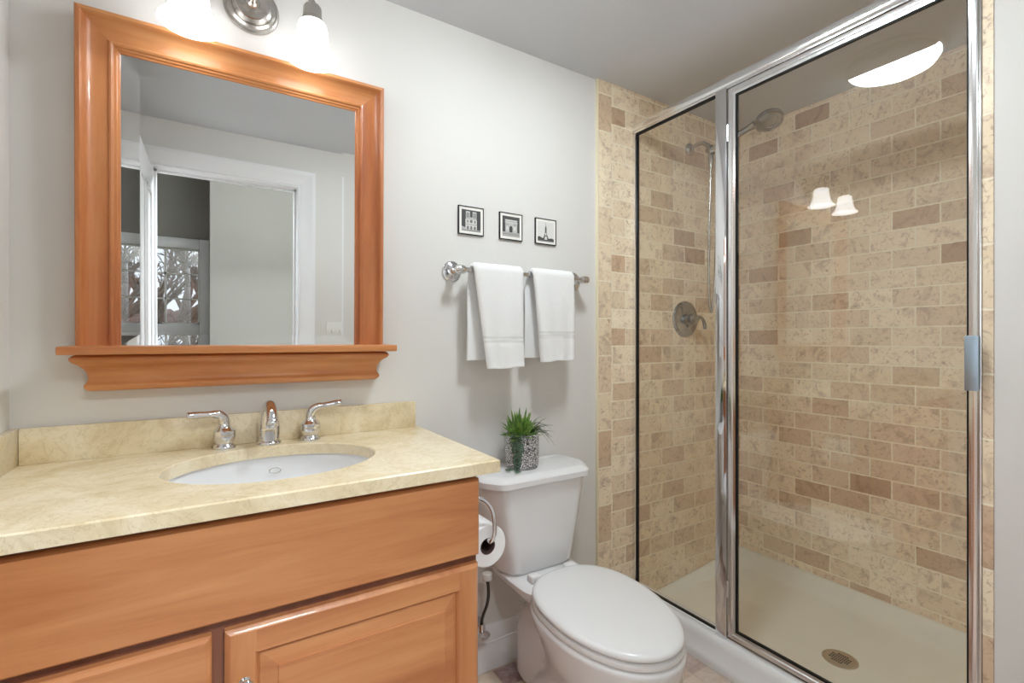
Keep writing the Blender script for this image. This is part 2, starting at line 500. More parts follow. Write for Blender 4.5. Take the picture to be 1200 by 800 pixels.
# hall seen in the mirror
HZ = 2.72
sbox('floor_hall', M['hallfloor'], -2.1, 2.4, -4.4, YB, -0.06, 0.0, label='carpeted hall floor beyond the doorway')
sbox('ceiling_hall', M['ceil'], -2.1, 2.4, -4.4, YB, HZ, HZ + 0.06, label='hall ceiling')
sbox('wall_hall_left', M['hallwall'], -2.1, -2.0, -4.4, YB, 0, HZ, label='left wall of the hall')
sbox('wall_hall_right', M['hallwall'], 2.3, 2.4, -3.3, YB, 0, HZ, label='right wall of the hall')
sbox('wall_hall_near', M['hallwall'], 0.0, 2.4, -3.3, -3.2, 0, HZ, label='plain grey hall wall facing the doorway')
m = MB(); m.box(-2.1, XL - 0.12, YB, YB + 0.1, 0, HZ); m.box(1.592, 2.4, YB - 0.01, YB, 0, HZ); m.box(-2.1, 2.4, YB, YB + 0.1, ZC + 0.08, HZ)
struct(m.build('wall_hall_front', M['hallwall'], smooth=0), 'hall side of the doorway wall')
WX0, WX1, WZ0, WZ1, WY = -0.915, -0.088, 1.235, 1.97, -4.2
m = MB()
m.box(-2.1, WX0, WY - 0.1, WY, 0, HZ); m.box(WX1, 0.1, WY - 0.1, WY, 0, HZ); m.box(WX0, WX1, WY - 0.1, WY, 0, WZ0); m.box(WX0, WX1, WY - 0.1, WY, WZ1, HZ)
m.box(0.0, 0.1, WY, -3.3, 0, HZ)
struct(m.build('wall_hall_far', M['hallwall'], smooth=0), 'far hall wall holding the window')
m = MB()
for (a, b, c, d) in ((WX0 - 0.085, WX0, WZ0 - 0.09, WZ1 + 0.10), (WX1, WX1 + 0.085, WZ0 - 0.09, WZ1 + 0.10), (WX0, WX1, WZ1, WZ1 + 0.10), (WX0, WX1, WZ0 - 0.09, WZ0)):
    m.box(a, b, WY, WY + 0.025, c, d, 0.004)
m.box(WX0 - 0.085, WX1 + 0.085, WY, WY + 0.05, WZ0 - 0.115, WZ0 - 0.088, 0.004)
win = struct(m.build('window_1', M['trim'], smooth=30), 'white hall window with muntins, seen in the mirror')
m = MB()
for k in (1, 2):
    x = WX0 + (WX1 - WX0) * k / 3; m.box(x - 0.009, x + 0.009, WY - 0.05, WY - 0.02, WZ0, WZ1)
    z = WZ0 + (WZ1 - WZ0) * k / 3; m.box(WX0, WX1, WY - 0.05, WY - 0.02, z - 0.007, z + 0.007)
for (a, b, c, d) in ((WX0, WX0 + 0.012, WZ0, WZ1), (WX1 - 0.012, WX1, WZ0, WZ1), (WX0, WX1, WZ1 - 0.012, WZ1), (WX0, WX1, WZ0, WZ0 + 0.012)):
    m.box(a, b, WY - 0.06, WY - 0.01, c, d)
m.build('window_muntins', M['plastic'], win, smooth=0)
m = MB(); m.box(WX0, WX1, WY - 0.04, WY - 0.035, WZ0, WZ1); m.build('window_pane', M['pane'], win, smooth=0)
m = MB(); m.box(-0.48, -0.36, WY - 0.02, WY + 0.02, WZ0 + 0.0, WZ0 + 0.012, 0.003); m.tube([(-0.42, WY + 0.01, WZ0 + 0.012), (-0.45, WY + 0.03, WZ0 + 0.02), (-0.50, WY + 0.035, WZ0 + 0.018)], 0.005, 8)
m.build('window_crank', M['darkmetal'], win)

# ------------------------------------------------------------------ mirror
mir = thing('wall_mirror', 'large mirror with a wide reddish wooden border and ledge, above the oval sink', 'mirror', (0.0975, 0.0, 1.078))
FX0, FX1, FZ0, FZ1 = -0.269, 0.463, 1.188, 1.990
fp = [(0, 0.003), (0, 0.040), (0.003, 0.044), (0.010, 0.044), (0.013, 0.041), (0.015, 0.036), (0.020, 0.029), (0.027, 0.0245), (0.037, 0.0215), (0.050, 0.0205),
      (0.059, 0.0205), (0.061, 0.0235), (0.065, 0.0245), (0.069, 0.0225), (0.070, 0.019), (0.075, 0.018), (0.077, 0.0145), (0.081, 0.013), (0.082, 0.010), (0.082, 0.003)]
MB().loft([[(FX0 + a, -h, FZ0) for a, h in fp], [(FX0 + a, -h, FZ1 - a) for a, h in fp]]).build('frame_stile', M['mir_v'], mir, smooth=28)
MB().loft([[(FX1 - a, -h, FZ0) for a, h in fp], [(FX1 - a, -h, FZ1 - a) for a, h in fp]]).build('frame_stile', M['mir_v'], mir, smooth=28)
MB().loft([[(FX0 + a, -h, FZ1 - a) for a, h in fp], [(FX1 - a, -h, FZ1 - a) for a, h in fp]]).build('frame_rail', M['mir_h'], mir, smooth=28)
# bevelled plate: rim facets lean in towards the centre like the prism edge of thick glass
gx0, gx1, gz0, gz1 = FX0 + 0.078, FX1 - 0.078, FZ0 - 0.002, FZ1 - 0.078
BW, BD = 0.041, 0.0021
m = MB()
m.loft([[(gx0, -0.004, gz0), (gx1, -0.004, gz0), (gx1, -0.004, gz1), (gx0, -0.004, gz1)],
        [(gx0, -0.008 - BD, gz0), (gx1, -0.008 - BD, gz0), (gx1, -0.008 - BD, gz1), (gx0, -0.008 - BD, gz1)],
        [(gx0 + BW, -0.008, gz0 + 0.030), (gx1 - BW, -0.008, gz0 + 0.030), (gx1 - BW, -0.008, gz1 - BW), (gx0 + BW, -0.008, gz1 - BW)]])
m.build('mirror_glass', M['mirror'], mir, smooth=0)
MB().box(-0.288, 0.483, -0.118, -0.001, 1.1695, 1.1885, 0.003).build('shelf', M['mir_h'], mir)
# apron: cove moulding with returned ends
ap = [(0.060, 1.1695), (0.070, 1.1665), (0.0765, 1.161), (0.077, 1.156), (0.073, 1.150), (0.063, 1.143), (0.055, 1.135), (0.0495, 1.125), (0.0475, 1.115), (0.0475, 1.107), (0.0505, 1.100),
      (0.054, 1.096), (0.0545, 1.091), (0.052, 1.086), (0.046, 1.081), (0.040, 1.0795)]
XA0, XA1 = -0.197, 0.393
rings = []
for p, z in ap:
    rings.append([(XA0 - p, -0.002, z), (XA0 - p, -p, z), (XA1 + p, -p, z), (XA1 + p, -0.002, z)])
MB().loft(rings).build('apron_moulding', M['mir_h'], mir, smooth=28)
mir.rotation_euler = (math.radians(0.85), 0, 0)

# ------------------------------------------------------------------ vanity
ZT, ZB = 0.914, 0.884
cab = thing('vanity_cabinet', 'honey maple bathroom vanity cabinet under the cream counter', 'cabinet', (0.09, -0.25, 0.0))
CF = -0.505
m = MB()
m.box(XL + 0.001, XL + 0.018, CF + 0.02, -0.002, 0.0, ZB - 0.001); m.box(0.531, 0.549, CF + 0.02, -0.002, 0.0, ZB - 0.001)
m.box(XL + 0.018, 0.531, CF + 0.02, -0.002, 0.10, 0.118); m.box(XL + 0.018, 0.531, -0.014, -0.002, 0.118, ZB - 0.001); m.box(XL + 0.018, 0.531, CF + 0.08, CF + 0.095, 0.0, 0.10)
m.build('carcass', M['cab_v'], cab, smooth=0)
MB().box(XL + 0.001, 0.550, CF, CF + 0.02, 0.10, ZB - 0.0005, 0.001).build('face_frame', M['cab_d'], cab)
FY = -0.526
def slab(x0, x1, z0, z1, edge=0.009):
    """flat overlay front with a bevelled edge"""
    m = MB()
    y0, y1, ym = CF - 0.0005, FY, FY + 0.007
    rr = lambda e, y: [(x0 + e, y, z0 + e), (x1 - e, y, z0 + e), (x1 - e, y, z1 - e), (x0 + e, y, z1 - e)]
    return m.loft([rr(0, y0), rr(0, ym), rr(edge * 0.35, ym - 0.004), rr(edge, y1)])
slab(-0.384, 0.549, 0.6865, 0.8695, 0.005).build('false_drawer_front', M['cab_h'], cab, smooth=20)
def knob(x, z, parent, y=FY):
    m = MB(); m.lathe([(0.0105, 0), (0.0105, 0.002), (0.006, 0.005), (0.0055, 0.012), (0.010, 0.016), (0.0155, 0.020), (0.0165, 0.024), (0.0145, 0.028), (0.009, 0.0305), (0.0, 0.031)], (x, y + 0.0005, z), (0, -1, 0), 24)
    m.build('knob', M['chrome'], parent)
for (z0, z1) in ((0.505, 0.667), (0.305, 0.487), (0.115, 0.287)):
    d = slab(-0.384, 0.003, z0, z1).build('drawer_front', M['cab_h'], cab, smooth=20)
    m = MB(); m.lathe([(0.0105, 0), (0.0105, 0.002), (0.006, 0.005), (0.0055, 0.012), (0.0155, 0.020), (0.0165, 0.024), (0.0145, 0.028), (0.0, 0.031)], (-0.19, FY + 0.0005, (z0 + z1) / 2), (0, -1, 0), 24)
    m.build('knob', M['chrome'], d)
# raised panel door
x0, x1, z0, z1 = 0.023, 0.547, 0.115, 0.667
door = MB()
rr = lambda e, y: [(x0 + e, y, z0 + e), (x1 - e, y, z0 + e), (x1 - e, y, z1 - e), (x0 + e, y, z1 - e)]
S = 0.052
door.loft([rr(0, CF - 0.0005), rr(0, FY + 0.007), rr(0.004, FY + 0.003), rr(0.009, FY), rr(S - 0.003, FY), rr(S, FY + 0.003), rr(S + 0.004, FY + 0.0115), rr(S + 0.006, FY + 0.0115)], True, False)
door = door.build('door', M['cab_v'], cab, smooth=20)
m = MB(); m.loft([rr(S + 0.004, FY + 0.0125), rr(S + 0.006, FY + 0.0100), rr(S + 0.036, FY + 0.002), rr(S + 0.037, FY - 0.0005)], True, True)
m.build('raised_panel', M['cab_h'], door, smooth=20)
e = 0.0095
for (za, zb) in ((z1 - S + 0.001, z1 - e), (z0 + e, z0 + S - 0.001)):
    MB().box(x0 + S, x1 - S, FY - 0.0004, FY + 0.003, za, zb).build('door_rail', M['cab_h'], door, smooth=0)
knob(0.055, 0.566, door)

# countertop with an oval cut-out
ct = thing('countertop', 'cream marble countertop with backsplash on the maple vanity', 'countertop', (0.10, -0.27, ZB))
SX, SY, SA, SB = 0.137, -0.268, 0.228, 0.180
X0, X1, Y0, Y1 = XL + 0.0005, 0.593, -0.548, -0.0005
angs = sorted(set([2 * PI * k / 96 for k in range(96)] + [math.atan2(y - SY, x - SX) % (2 * PI) for x in (X0, X1) for y in (Y0, Y1)]))
def rectpt(a, e=0.0):
    c, s = math.cos(a), math.sin(a)
    tx = ((X1 - e - SX) / c if c > 0 else (X0 + e - SX) / c) if abs(c) > 1e-9 else 1e9
    ty = ((Y1 - e - SY) / s if s > 0 else (Y0 + e - SY) / s) if abs(s) > 1e-9 else 1e9
    t = min(tx, ty)
    return (SX + t * c, SY + t * s)
def ell(a, g=0.0):
    # same polar angle on the ellipse
    c, s = math.cos(a), math.sin(a)
    A, B = SA + g, SB + g
    r = A * B / math.sqrt((B * c) ** 2 + (A * s) ** 2)
    return (SX + r * c, SY + r * s)
m = MB()
m.loft([[(*ell(a), ZB) for a in angs], [(*ell(a), ZT - 0.003) for a in angs], [(*ell(a, 0.003), ZT) for a in angs],
        [(*rectpt(a, 0.003), ZT) for a in angs], [(*rectpt(a), ZT - 0.003) for a in angs], [(*rectpt(a), ZB) for a in angs], [(*ell(a), ZB) for a in angs]], False, False)
m.build('counter_slab', M['stone'], ct, smooth=30)
MB().box(XL + 0.0195, 0.580, -0.0185, -0.0005, ZT, 0.998, 0.0015).build('backsplash', M['stone'], ct)
MB().box(XL + 0.0005, XL + 0.019, -0.545, -0.0005, ZT, 0.998, 0.0015).build('side_splash', M['stone'], ct)

sink = thing('sink', 'oval white china basin set under the cream counter', 'sink', (SX, SY, 0.75))
rings = []
N = 64
def sring(s, g=0.0, dz=0.0):
    r = (1 - s ** 2.6) ** (1 / 2.6) if s < 1 else 0.0
    r = max(r, 0.02)
    return [(SX + (SA + 0.008 + g) * r * math.cos(2 * PI * k / N), SY + (SB + 0.008 + g) * r * math.sin(2 * PI * k / N), ZB - 0.0015 - 0.145 * s + dz) for k in range(N)]
ss = [0, .08, .16, .25, .35, .45, .55, .65, .74, .82, .89, .94, .97, .99, 1.0]
rings = [sring(s, 0.009, -0.009) for s in reversed(ss)] + [[(p[0] + (p[0] - SX) * 0.06, p[1] + (p[1] - SY) * 0.06, ZB - 0.008) for p in sring(0)]] + [[(p[0] + (p[0] - SX) * 0.06, p[1] + (p[1] - SY) * 0.06, ZB - 0.0012) for p in sring(0)]] + [sring(s) for s in ss]
MB().loft(rings).build('basin', M['china'], sink, smooth=50)
m = MB(); m.torus((0.150, SY + 0.170, 0.848), 0.014, 0.0011, (0.0, -0.75, 0.65), 1.0, 0.55)
m.build('overflow_ring', M['nickel'], sink)
m = MB(); m.lathe([(0.030, 0), (0.030, 0.003), (0.024, 0.005), (0.020, 0.004), (0.0, 0.006)], (SX, SY, ZB - 0.146), (0, 0, 1)); m.build('drain_stopper', M['chrome'], sink)

# faucet
fc = thing('faucet', 'polished chrome widespread faucet with two lever handles behind the oval sink', 'faucet', (0.14, -0.053, ZT))
FYC = -0.054
def fhandle(x, d, rise):
    b = MB()
    b.lathe([(0.027, 0), (0.027, 0.004), (0.0255, 0.008), (0.022, 0.011), (0.0205, 0.014), (0.0235, 0.020), (0.0268, 0.029), (0.0272, 0.036), (0.0262, 0.042), (0.0272, 0.0445), (0.0265, 0.048), (0.019, 0.053), (0.0145, 0.058), (0.0135, 0.064), (0.0125, 0.066), (0, 0.067)], (x, FYC, ZT), seg=36)
    b = b.build('handle_body', M['chrome'], fc, smooth=35)
    m = MB()
    p = bez((x, FYC, ZT + 0.062), (x, FYC, ZT + 0.086), (x + d * 0.006, FYC - 0.004, ZT + 0.092), (x + d * 0.026, FYC - 0.008, ZT + 0.093 + rise * 0.3), 10)
    m.tube(p, [0.0135 - 0.003 * k / 10 for k in range(11)], 14)
    q = [Vector(p[-1]) + Vector((d * 0.052 * k / 6, -0.012 * k / 6, (rise * 0.7) * k / 6)) for k in range(7)]
    m.tube([Vector(p[-1]) - Vector((d * 0.004, -0.001, 0)), *q], [0.0125, 0.0118, 0.0100, 0.0098, 0.0104, 0.0112, 0.0116, 0.0100], 14, 0.85)
    m.tube([q[-1], q[-1] + (q[-1] - q[-2]) * 0.5, q[-1] + (q[-1] - q[-2]) * 0.62], [0.0112, 0.0112, 0.007], 14, 0.85)
    m.build('lever', M['chrome'], b, smooth=35)
fhandle(0.033, -1, 0.002)
fhandle(0.247, 1, 0.011)
m = MB()
m.lathe([(0.0305, 0), (0.0305, 0.004), (0.029, 0.008), (0.026, 0.010)], (0.14, FYC, ZT), seg=36)
p = bez((0.14, FYC, ZT + 0.006), (0.14, FYC + 0.004, ZT + 0.055), (0.14, FYC + 0.006, ZT + 0.117), (0.14, FYC - 0.034, ZT + 0.106), 16) + bez((0.14, FYC - 0.034, ZT + 0.106), (0.14, FYC - 0.058, ZT + 0.099), (0.14, FYC - 0.072, ZT + 0.085), (0.14, FYC - 0.078, ZT + 0.072), 8)[1:]
rad = [0.0245 + 0.0030 * math.sin(PI * min(1.0, k / 10)) - 0.0095 * max(0.0, (k - 4) / 12) for k in range(17)] + [0.0150 - 0.0015 * k / 8 for k in range(1, 9)]
m.tube(p, rad, 24)
m.build('spout', M['chrome'], fc, smooth=40)
e1, e0 = Vector(p[-1]), Vector(p[-2]); dd = (e1 - e0).normalized()
m = MB(); m.lathe([(0.0150, 0), (0.0158, 0.002), (0.0158, 0.011), (0.0148, 0.013), (0.010, 0.013), (0.009, 0.010), (0, 0.010)], e1 - dd * 0.002, dd, 24); m.build('aerator', M['chrome'], fc)
m = MB(); m.tube([(0.14, FYC + 0.0315, ZT), (0.14, FYC + 0.0315, ZT + 0.05)], 0.0025, 8); m.lathe([(0.003, 0), (0.006, 0.004), (0.006, 0.010), (0, 0.013)], (0.14, FYC + 0.0315, ZT + 0.048)); m.build('lift_rod', M['chrome'], fc)

# ------------------------------------------------------------------ vanity light
vl = thing('vanity_light', 'brushed nickel wall light with two lit white glass bell shades above the mirror', 'wall light', (0.10, 0.0, 2.135))
LC = (0.100, 0.0, 2.135)
m = MB(); m.lathe([(0.070, 0.0005), (0.071, 0.004), (0.069, 0.009), (0.063, 0.011), (0.061, 0.016), (0.055, 0.020), (0.051, 0.020), (0.050, 0.026), (0.043, 0.030), (0.041, 0.034), (0.030, 0.037), (0, 0.039)], LC, (0, -1, 0), 48)
m.build('backplate', M['nickel'], vl, smooth=30)
m = MB()
m.lathe([(0.019, 0.034), (0.017, 0.042), (0.011, 0.047), (0.0095, 0.060), (0.0095, 0.105)], LC, (0, -1, 0), 24)
m.lathe([(0.0, -0.022), (0.008, -0.020), (0.013, -0.012), (0.0145, 0.0), (0.013, 0.012), (0.008, 0.019), (0.0045, 0.023), (0.005, 0.028), (0.0, 0.033)], (LC[0], -0.112, LC[2]), (0, 0, 1), 24)
m.build('stem', M['nickel'], vl, smooth=40)
for x, s in ((-0.040, -1), (0.238, 1)):
    m = MB()
    p = bez((LC[0], -0.112, LC[2]), (LC[0] + s * 0.05, -0.114, LC[2] + 0.022), (LC[0] + s * 0.105, -0.13, LC[2] + 0.020), (x - s * 0.010, -0.138, LC[2] + 0.006), 14) + [Vector((x, -0.14, LC[2] - 0.010)), Vector((x, -0.14, LC[2] - 0.03))]
    m.tube(p, 0.0075, 12)
    a = m.build('arm', M['nickel'], vl)
    m = MB(); m.lathe([(0.010, 0.005), (0.020, 0.0), (0.0235, -0.006), (0.0245, -0.034), (0.0275, -0.037), (0.029, -0.041), (0.029, -0.047), (0.0265, -0.049), (0.0, -0.049)], (x, -0.14, LC[2] - 0.022), (0, 0, 1), 28)
    m.build('socket_cup', M['nickel'], a, smooth=30)
    zt = 2.068
    out = [(0.0275, 0), (0.0330, -0.003), (0.0365, -0.010), (0.0385, -0.022), (0.0400, -0.040), (0.0430, -0.058), (0.0480, -0.073), (0.0550, -0.086), (0.0620, -0.094), (0.0665, -0.0975), (0.0670, -0.1005)]
    inn = [(0.0620, -0.0985), (0.053, -0.088), (0.046, -0.075), (0.041, -0.058), (0.038, -0.040), (0.036, -0.022), (0.033, -0.010), (0.0, -0.006)]
    m = MB(); m.lathe([(0.0, 0.0)] + out + inn, (x, -0.14, zt), (0, 0, 1), 40)
    m.build('glass_shade', M['shade'], vl, smooth=60)
    m = MB(); m.lathe([(0.012, 0), (0.014, -0.015), (0.022, -0.035), (0.026, -0.052), (0.022, -0.068), (0.012, -0.077), (0, -0.079)], (x, -0.14, zt - 0.0065), (0, 0, 1), 24)
    m.build('bulb', M['shade'], vl, smooth=60)

# ------------------------------------------------------------------ ceiling fan light (seen reflected in the shower glass)
FCX, FCY = 0.945, -0.73
fl = thing('ceiling_fan_light', 'round ceiling exhaust fan with a lit half-moon lens, reflected in the shower glass', 'ceiling light', (FCX, FCY, ZC))
m = MB(); m.lathe([(0.165, 0), (0.165, -0.008), (0.158, -0.014), (0.0, -0.014)], (FCX, FCY, ZC - 0.0005), (0, 0, 1), 56); m.build('housing', M['plastic'], fl)
def half(a0, a1, r, zb, zt, name, mt, dome=0.0):
    m = MB(); n = 30
    pts = [(FCX + r * math.cos(a0 + (a1 - a0) * k / n), FCY + r * math.sin(a0 + (a1 - a0) * k / n)) for k in range(n + 1)]
    c = (FCX + 0.35 * r * math.cos((a0 + a1) / 2), FCY + 0.35 * r * math.sin((a0 + a1) / 2))
    sh = lambda s: [(c[0] + (x - c[0]) * s, c[1] + (y - c[1]) * s) for x, y in pts]
    m.loft([[(x, y, zt) for x, y in pts], [(x, y, zb) for x, y in pts], [(x, y, zb - dome * 0.6) for x, y in sh(0.9)], [(x, y, zb - dome) for x, y in sh(0.6)]])
    return m.build(name, mt, fl)
half(PI / 2 + 0.02, 3 * PI / 2 - 0.02, 0.150, ZC - 0.018, ZC - 0.013, 'light_lens', M['lens'], 0.034)
half(-PI / 2 + 0.03, PI / 2 - 0.03, 0.150, ZC - 0.018, ZC - 0.013, 'grille_plate', M['grille'], 0.003)
for k in range(7):
    x = FCX + 0.018 + 0.018 * k
    hw = math.sqrt(max(0.148 ** 2 - (x - FCX + 0.006) ** 2, 0.0004))
    MB().box(x - 0.004, x + 0.004, FCY - hw, FCY + hw, ZC - 0.028, ZC - 0.0175, 0.001).build('grille_slat', M['plastic'], fl)

# ------------------------------------------------------------------ framed prints
def print_canvas(prm, x0, z0, s):
    """quads in the print plane: list of (polygon, shade)"""
    out = []
    for poly, shade in prm: out.append(([(x0 + px * s, z0 + pz * s) for px, pz in poly], shade))
    return out
R4 = lambda a, b, c, d: [(a, c), (b, c), (b, d), (a, d)]
church = [(R4(0, 1, 0, 1), 0.06), (R4(0, 1, 0, 0.10), 0.30), ([(0, 0.06), (0.22, 0.06), (0.22, 0.16), (0, 0.22)], 0.45),
          (R4(0.20, 0.80, 0.08, 0.56), 0.62), (R4(0.22, 0.44, 0.56, 0.93), 0.55), (R4(0.57, 0.78, 0.56, 0.93), 0.55), (R4(0.44, 0.57, 0.56, 0.66), 0.5)]
for tx in (0.22, 0.57):
    for k in range(2): church.append((R4(tx + 0.04 + 0.085 * k, tx + 0.085 + 0.085 * k, 0.62, 0.87), 0.10))
for tx in (0.27, 0.45, 0.64): church.append(([(tx, 0.09), (tx + 0.10, 0.09), (tx + 0.10, 0.20), (tx + 0.05, 0.27), (tx, 0.20)], 0.16))
church += [([(0.5 + 0.075 * math.cos(a), 0.47 + 0.075 * math.sin(a)) for a in [2 * PI * k / 14 for k in range(14)]], 0.18), (R4(0.22, 0.78, 0.30, 0.34), 0.38), (R4(0.22, 0.78, 0.56, 0.575), 0.3)]
for tx in (0.28, 0.66): church.append((R4(tx, tx + 0.07, 0.39, 0.52), 0.2))
arch = [(R4(0, 1, 0, 1), 0.07), (R4(0, 1, 0, 0.22), 0.42), (R4(0, 1, 0.10, 0.15), 0.3), (R4(0.17, 0.86, 0.22, 0.80), 0.52), (R4(0.14, 0.88, 0.68, 0.72), 0.62), (R4(0.15, 0.87, 0.78, 0.83), 0.66),
        ([(0.40, 0.22), (0.58, 0.22), (0.58, 0.44), (0.545, 0.51), (0.49, 0.54), (0.435, 0.51), (0.40, 0.44)], 0.06),
        (R4(0.22, 0.34, 0.32, 0.50), 0.66), (R4(0.64, 0.78, 0.32, 0.50), 0.66), (R4(0.22, 0.34, 0.56, 0.64), 0.36), (R4(0.64, 0.78, 0.56, 0.64), 0.36), (R4(0.17, 0.86, 0.735, 0.76), 0.34)]
tower = [(R4(0, 1, 0, 1), 0.72), ([(0, 0), (1, 0), (1, 0.16), (0.85, 0.20), (0.62, 0.15), (0.35, 0.15), (0.12, 0.24), (0, 0.22)], 0.07), (R4(0, 1, 0, 0.05), 0.22),
         ([(0.30, 0.10), (0.40, 0.10), (0.455, 0.30), (0.485, 0.60), (0.495, 0.92), (0.505, 0.92), (0.515, 0.60), (0.545, 0.30), (0.60, 0.10), (0.70, 0.10), (0.60, 0.30), (0.55, 0.45), (0.527, 0.62), (0.51, 0.95), (0.49, 0.95), (0.473, 0.62), (0.45, 0.45), (0.40, 0.30)], 0.05),
         (R4(0.40, 0.60, 0.27, 0.315), 0.05), (R4(0.445, 0.555, 0.44, 0.47), 0.05), (R4(0.455, 0.545, 0.47, 0.72), 0.08), (R4(0.478, 0.522, 0.72, 0.80), 0.08), ([(0.40, 0.10), (0.60, 0.10), (0.555, 0.20), (0.5, 0.225), (0.445, 0.20)], 0.66)]
SH = {}
def shade_mat(v):
    k = round(v, 2)
    if k not in SH:
        n = NT('print_grey_%d' % int(k * 100)); f = n.noise(n.coords(), 700, 3, 0.7)
        SH[k] = n.set(n.mix(f, (k * 0.7, k * 0.69, k * 0.66, 1), (min(1, k * 1.25), min(1, k * 1.24), min(1, k * 1.2), 1)), 0.5)
    return SH[k]
PG = 'small square framed black-and-white prints above the towel bar'
def picture(xl, label, prm, margin):
    W = 0.101; zb = 1.577
    r = thing('framed_print', label, 'picture', (xl + W / 2, 0, zb), PG)
    f = 0.0030
    m = MB()
    for (a, b, c, d) in ((0, W, 0, f), (0, W, W - f, W), (0, f, f, W - f), (W - f, W, f, W - f)):
        m.box(xl + a, xl + b, -0.0085, -0.0005, zb + c, zb + d, 0.0006)
    m.build('frame', M['black'], r)
    MB().box(xl + f, xl + W - f, -0.0062, -0.001, zb + f, zb + W - f).build('mount', paint('white_mount', (238, 236, 230), 0.6), r, smooth=0)
    s = W - 2 * margin
    mats = []; m = MB(); faces = []
    for k, (poly, sh) in enumerate(print_canvas(prm, xl + margin, zb + margin, s)):
        y = -0.0064 - 0.00004 * k
        fv = [m.bm.verts.new((px, y, pz)) for px, pz in poly]
        fa = m.bm.faces.new(fv)
        mt = shade_mat(sh)
        if mt not in mats: mats.append(mt)
        fa.material_index = mats.index(mt)
    # a thin card body behind the ink
    m.build('printed_photo', mats[0], r, smooth=0, extra=mats[1:])
picture(0.742, 'leftmost small framed print, showing a twin-towered stone church', church, 0.0125)
picture(0.910, 'middle small framed print, showing a stone triumphal arch', arch, 0.0125)
picture(1.071, 'rightmost small framed print, showing a tall iron lattice tower', tower, 0.0115)

# ------------------------------------------------------------------ towel bar and towels
BY, BZ, BR = -0.075, 1.441, 0.0085
tb = thing('towel_bar', 'chrome towel bar with round flanges below the small prints', 'towel bar', (0.98, 0, BZ))
m = MB(); m.tube([(0.712, BY, BZ), (1.268, BY, BZ)], BR, 16); m.build('bar', M['chrome'], tb)
for x in (0.718, 1.262):
    m = MB()
    m.lathe([(0.037, 0.0005), (0.037, 0.004), (0.035, 0.007), (0.030, 0.009), (0.028, 0.013), (0.020, 0.016), (0.0145, 0.020), (0.012, 0.030), (0.0115, 0.048), (0.014, 0.054), (0.0145, 0.058), (0.0125, 0.062)], (x, 0, BZ), (0, -1, 0), 32)
    m.lathe([(0, -0.019), (0.008, -0.0185), (0.0135, -0.014), (0.0155, -0.006), (0.0155, 0.006), (0.0135, 0.014), (0.008, 0.0185), (0.0, 0.019)], (x, BY, BZ), (1, 0, 0), 24)
    m.build('post', M['chrome'], tb, smooth=35)

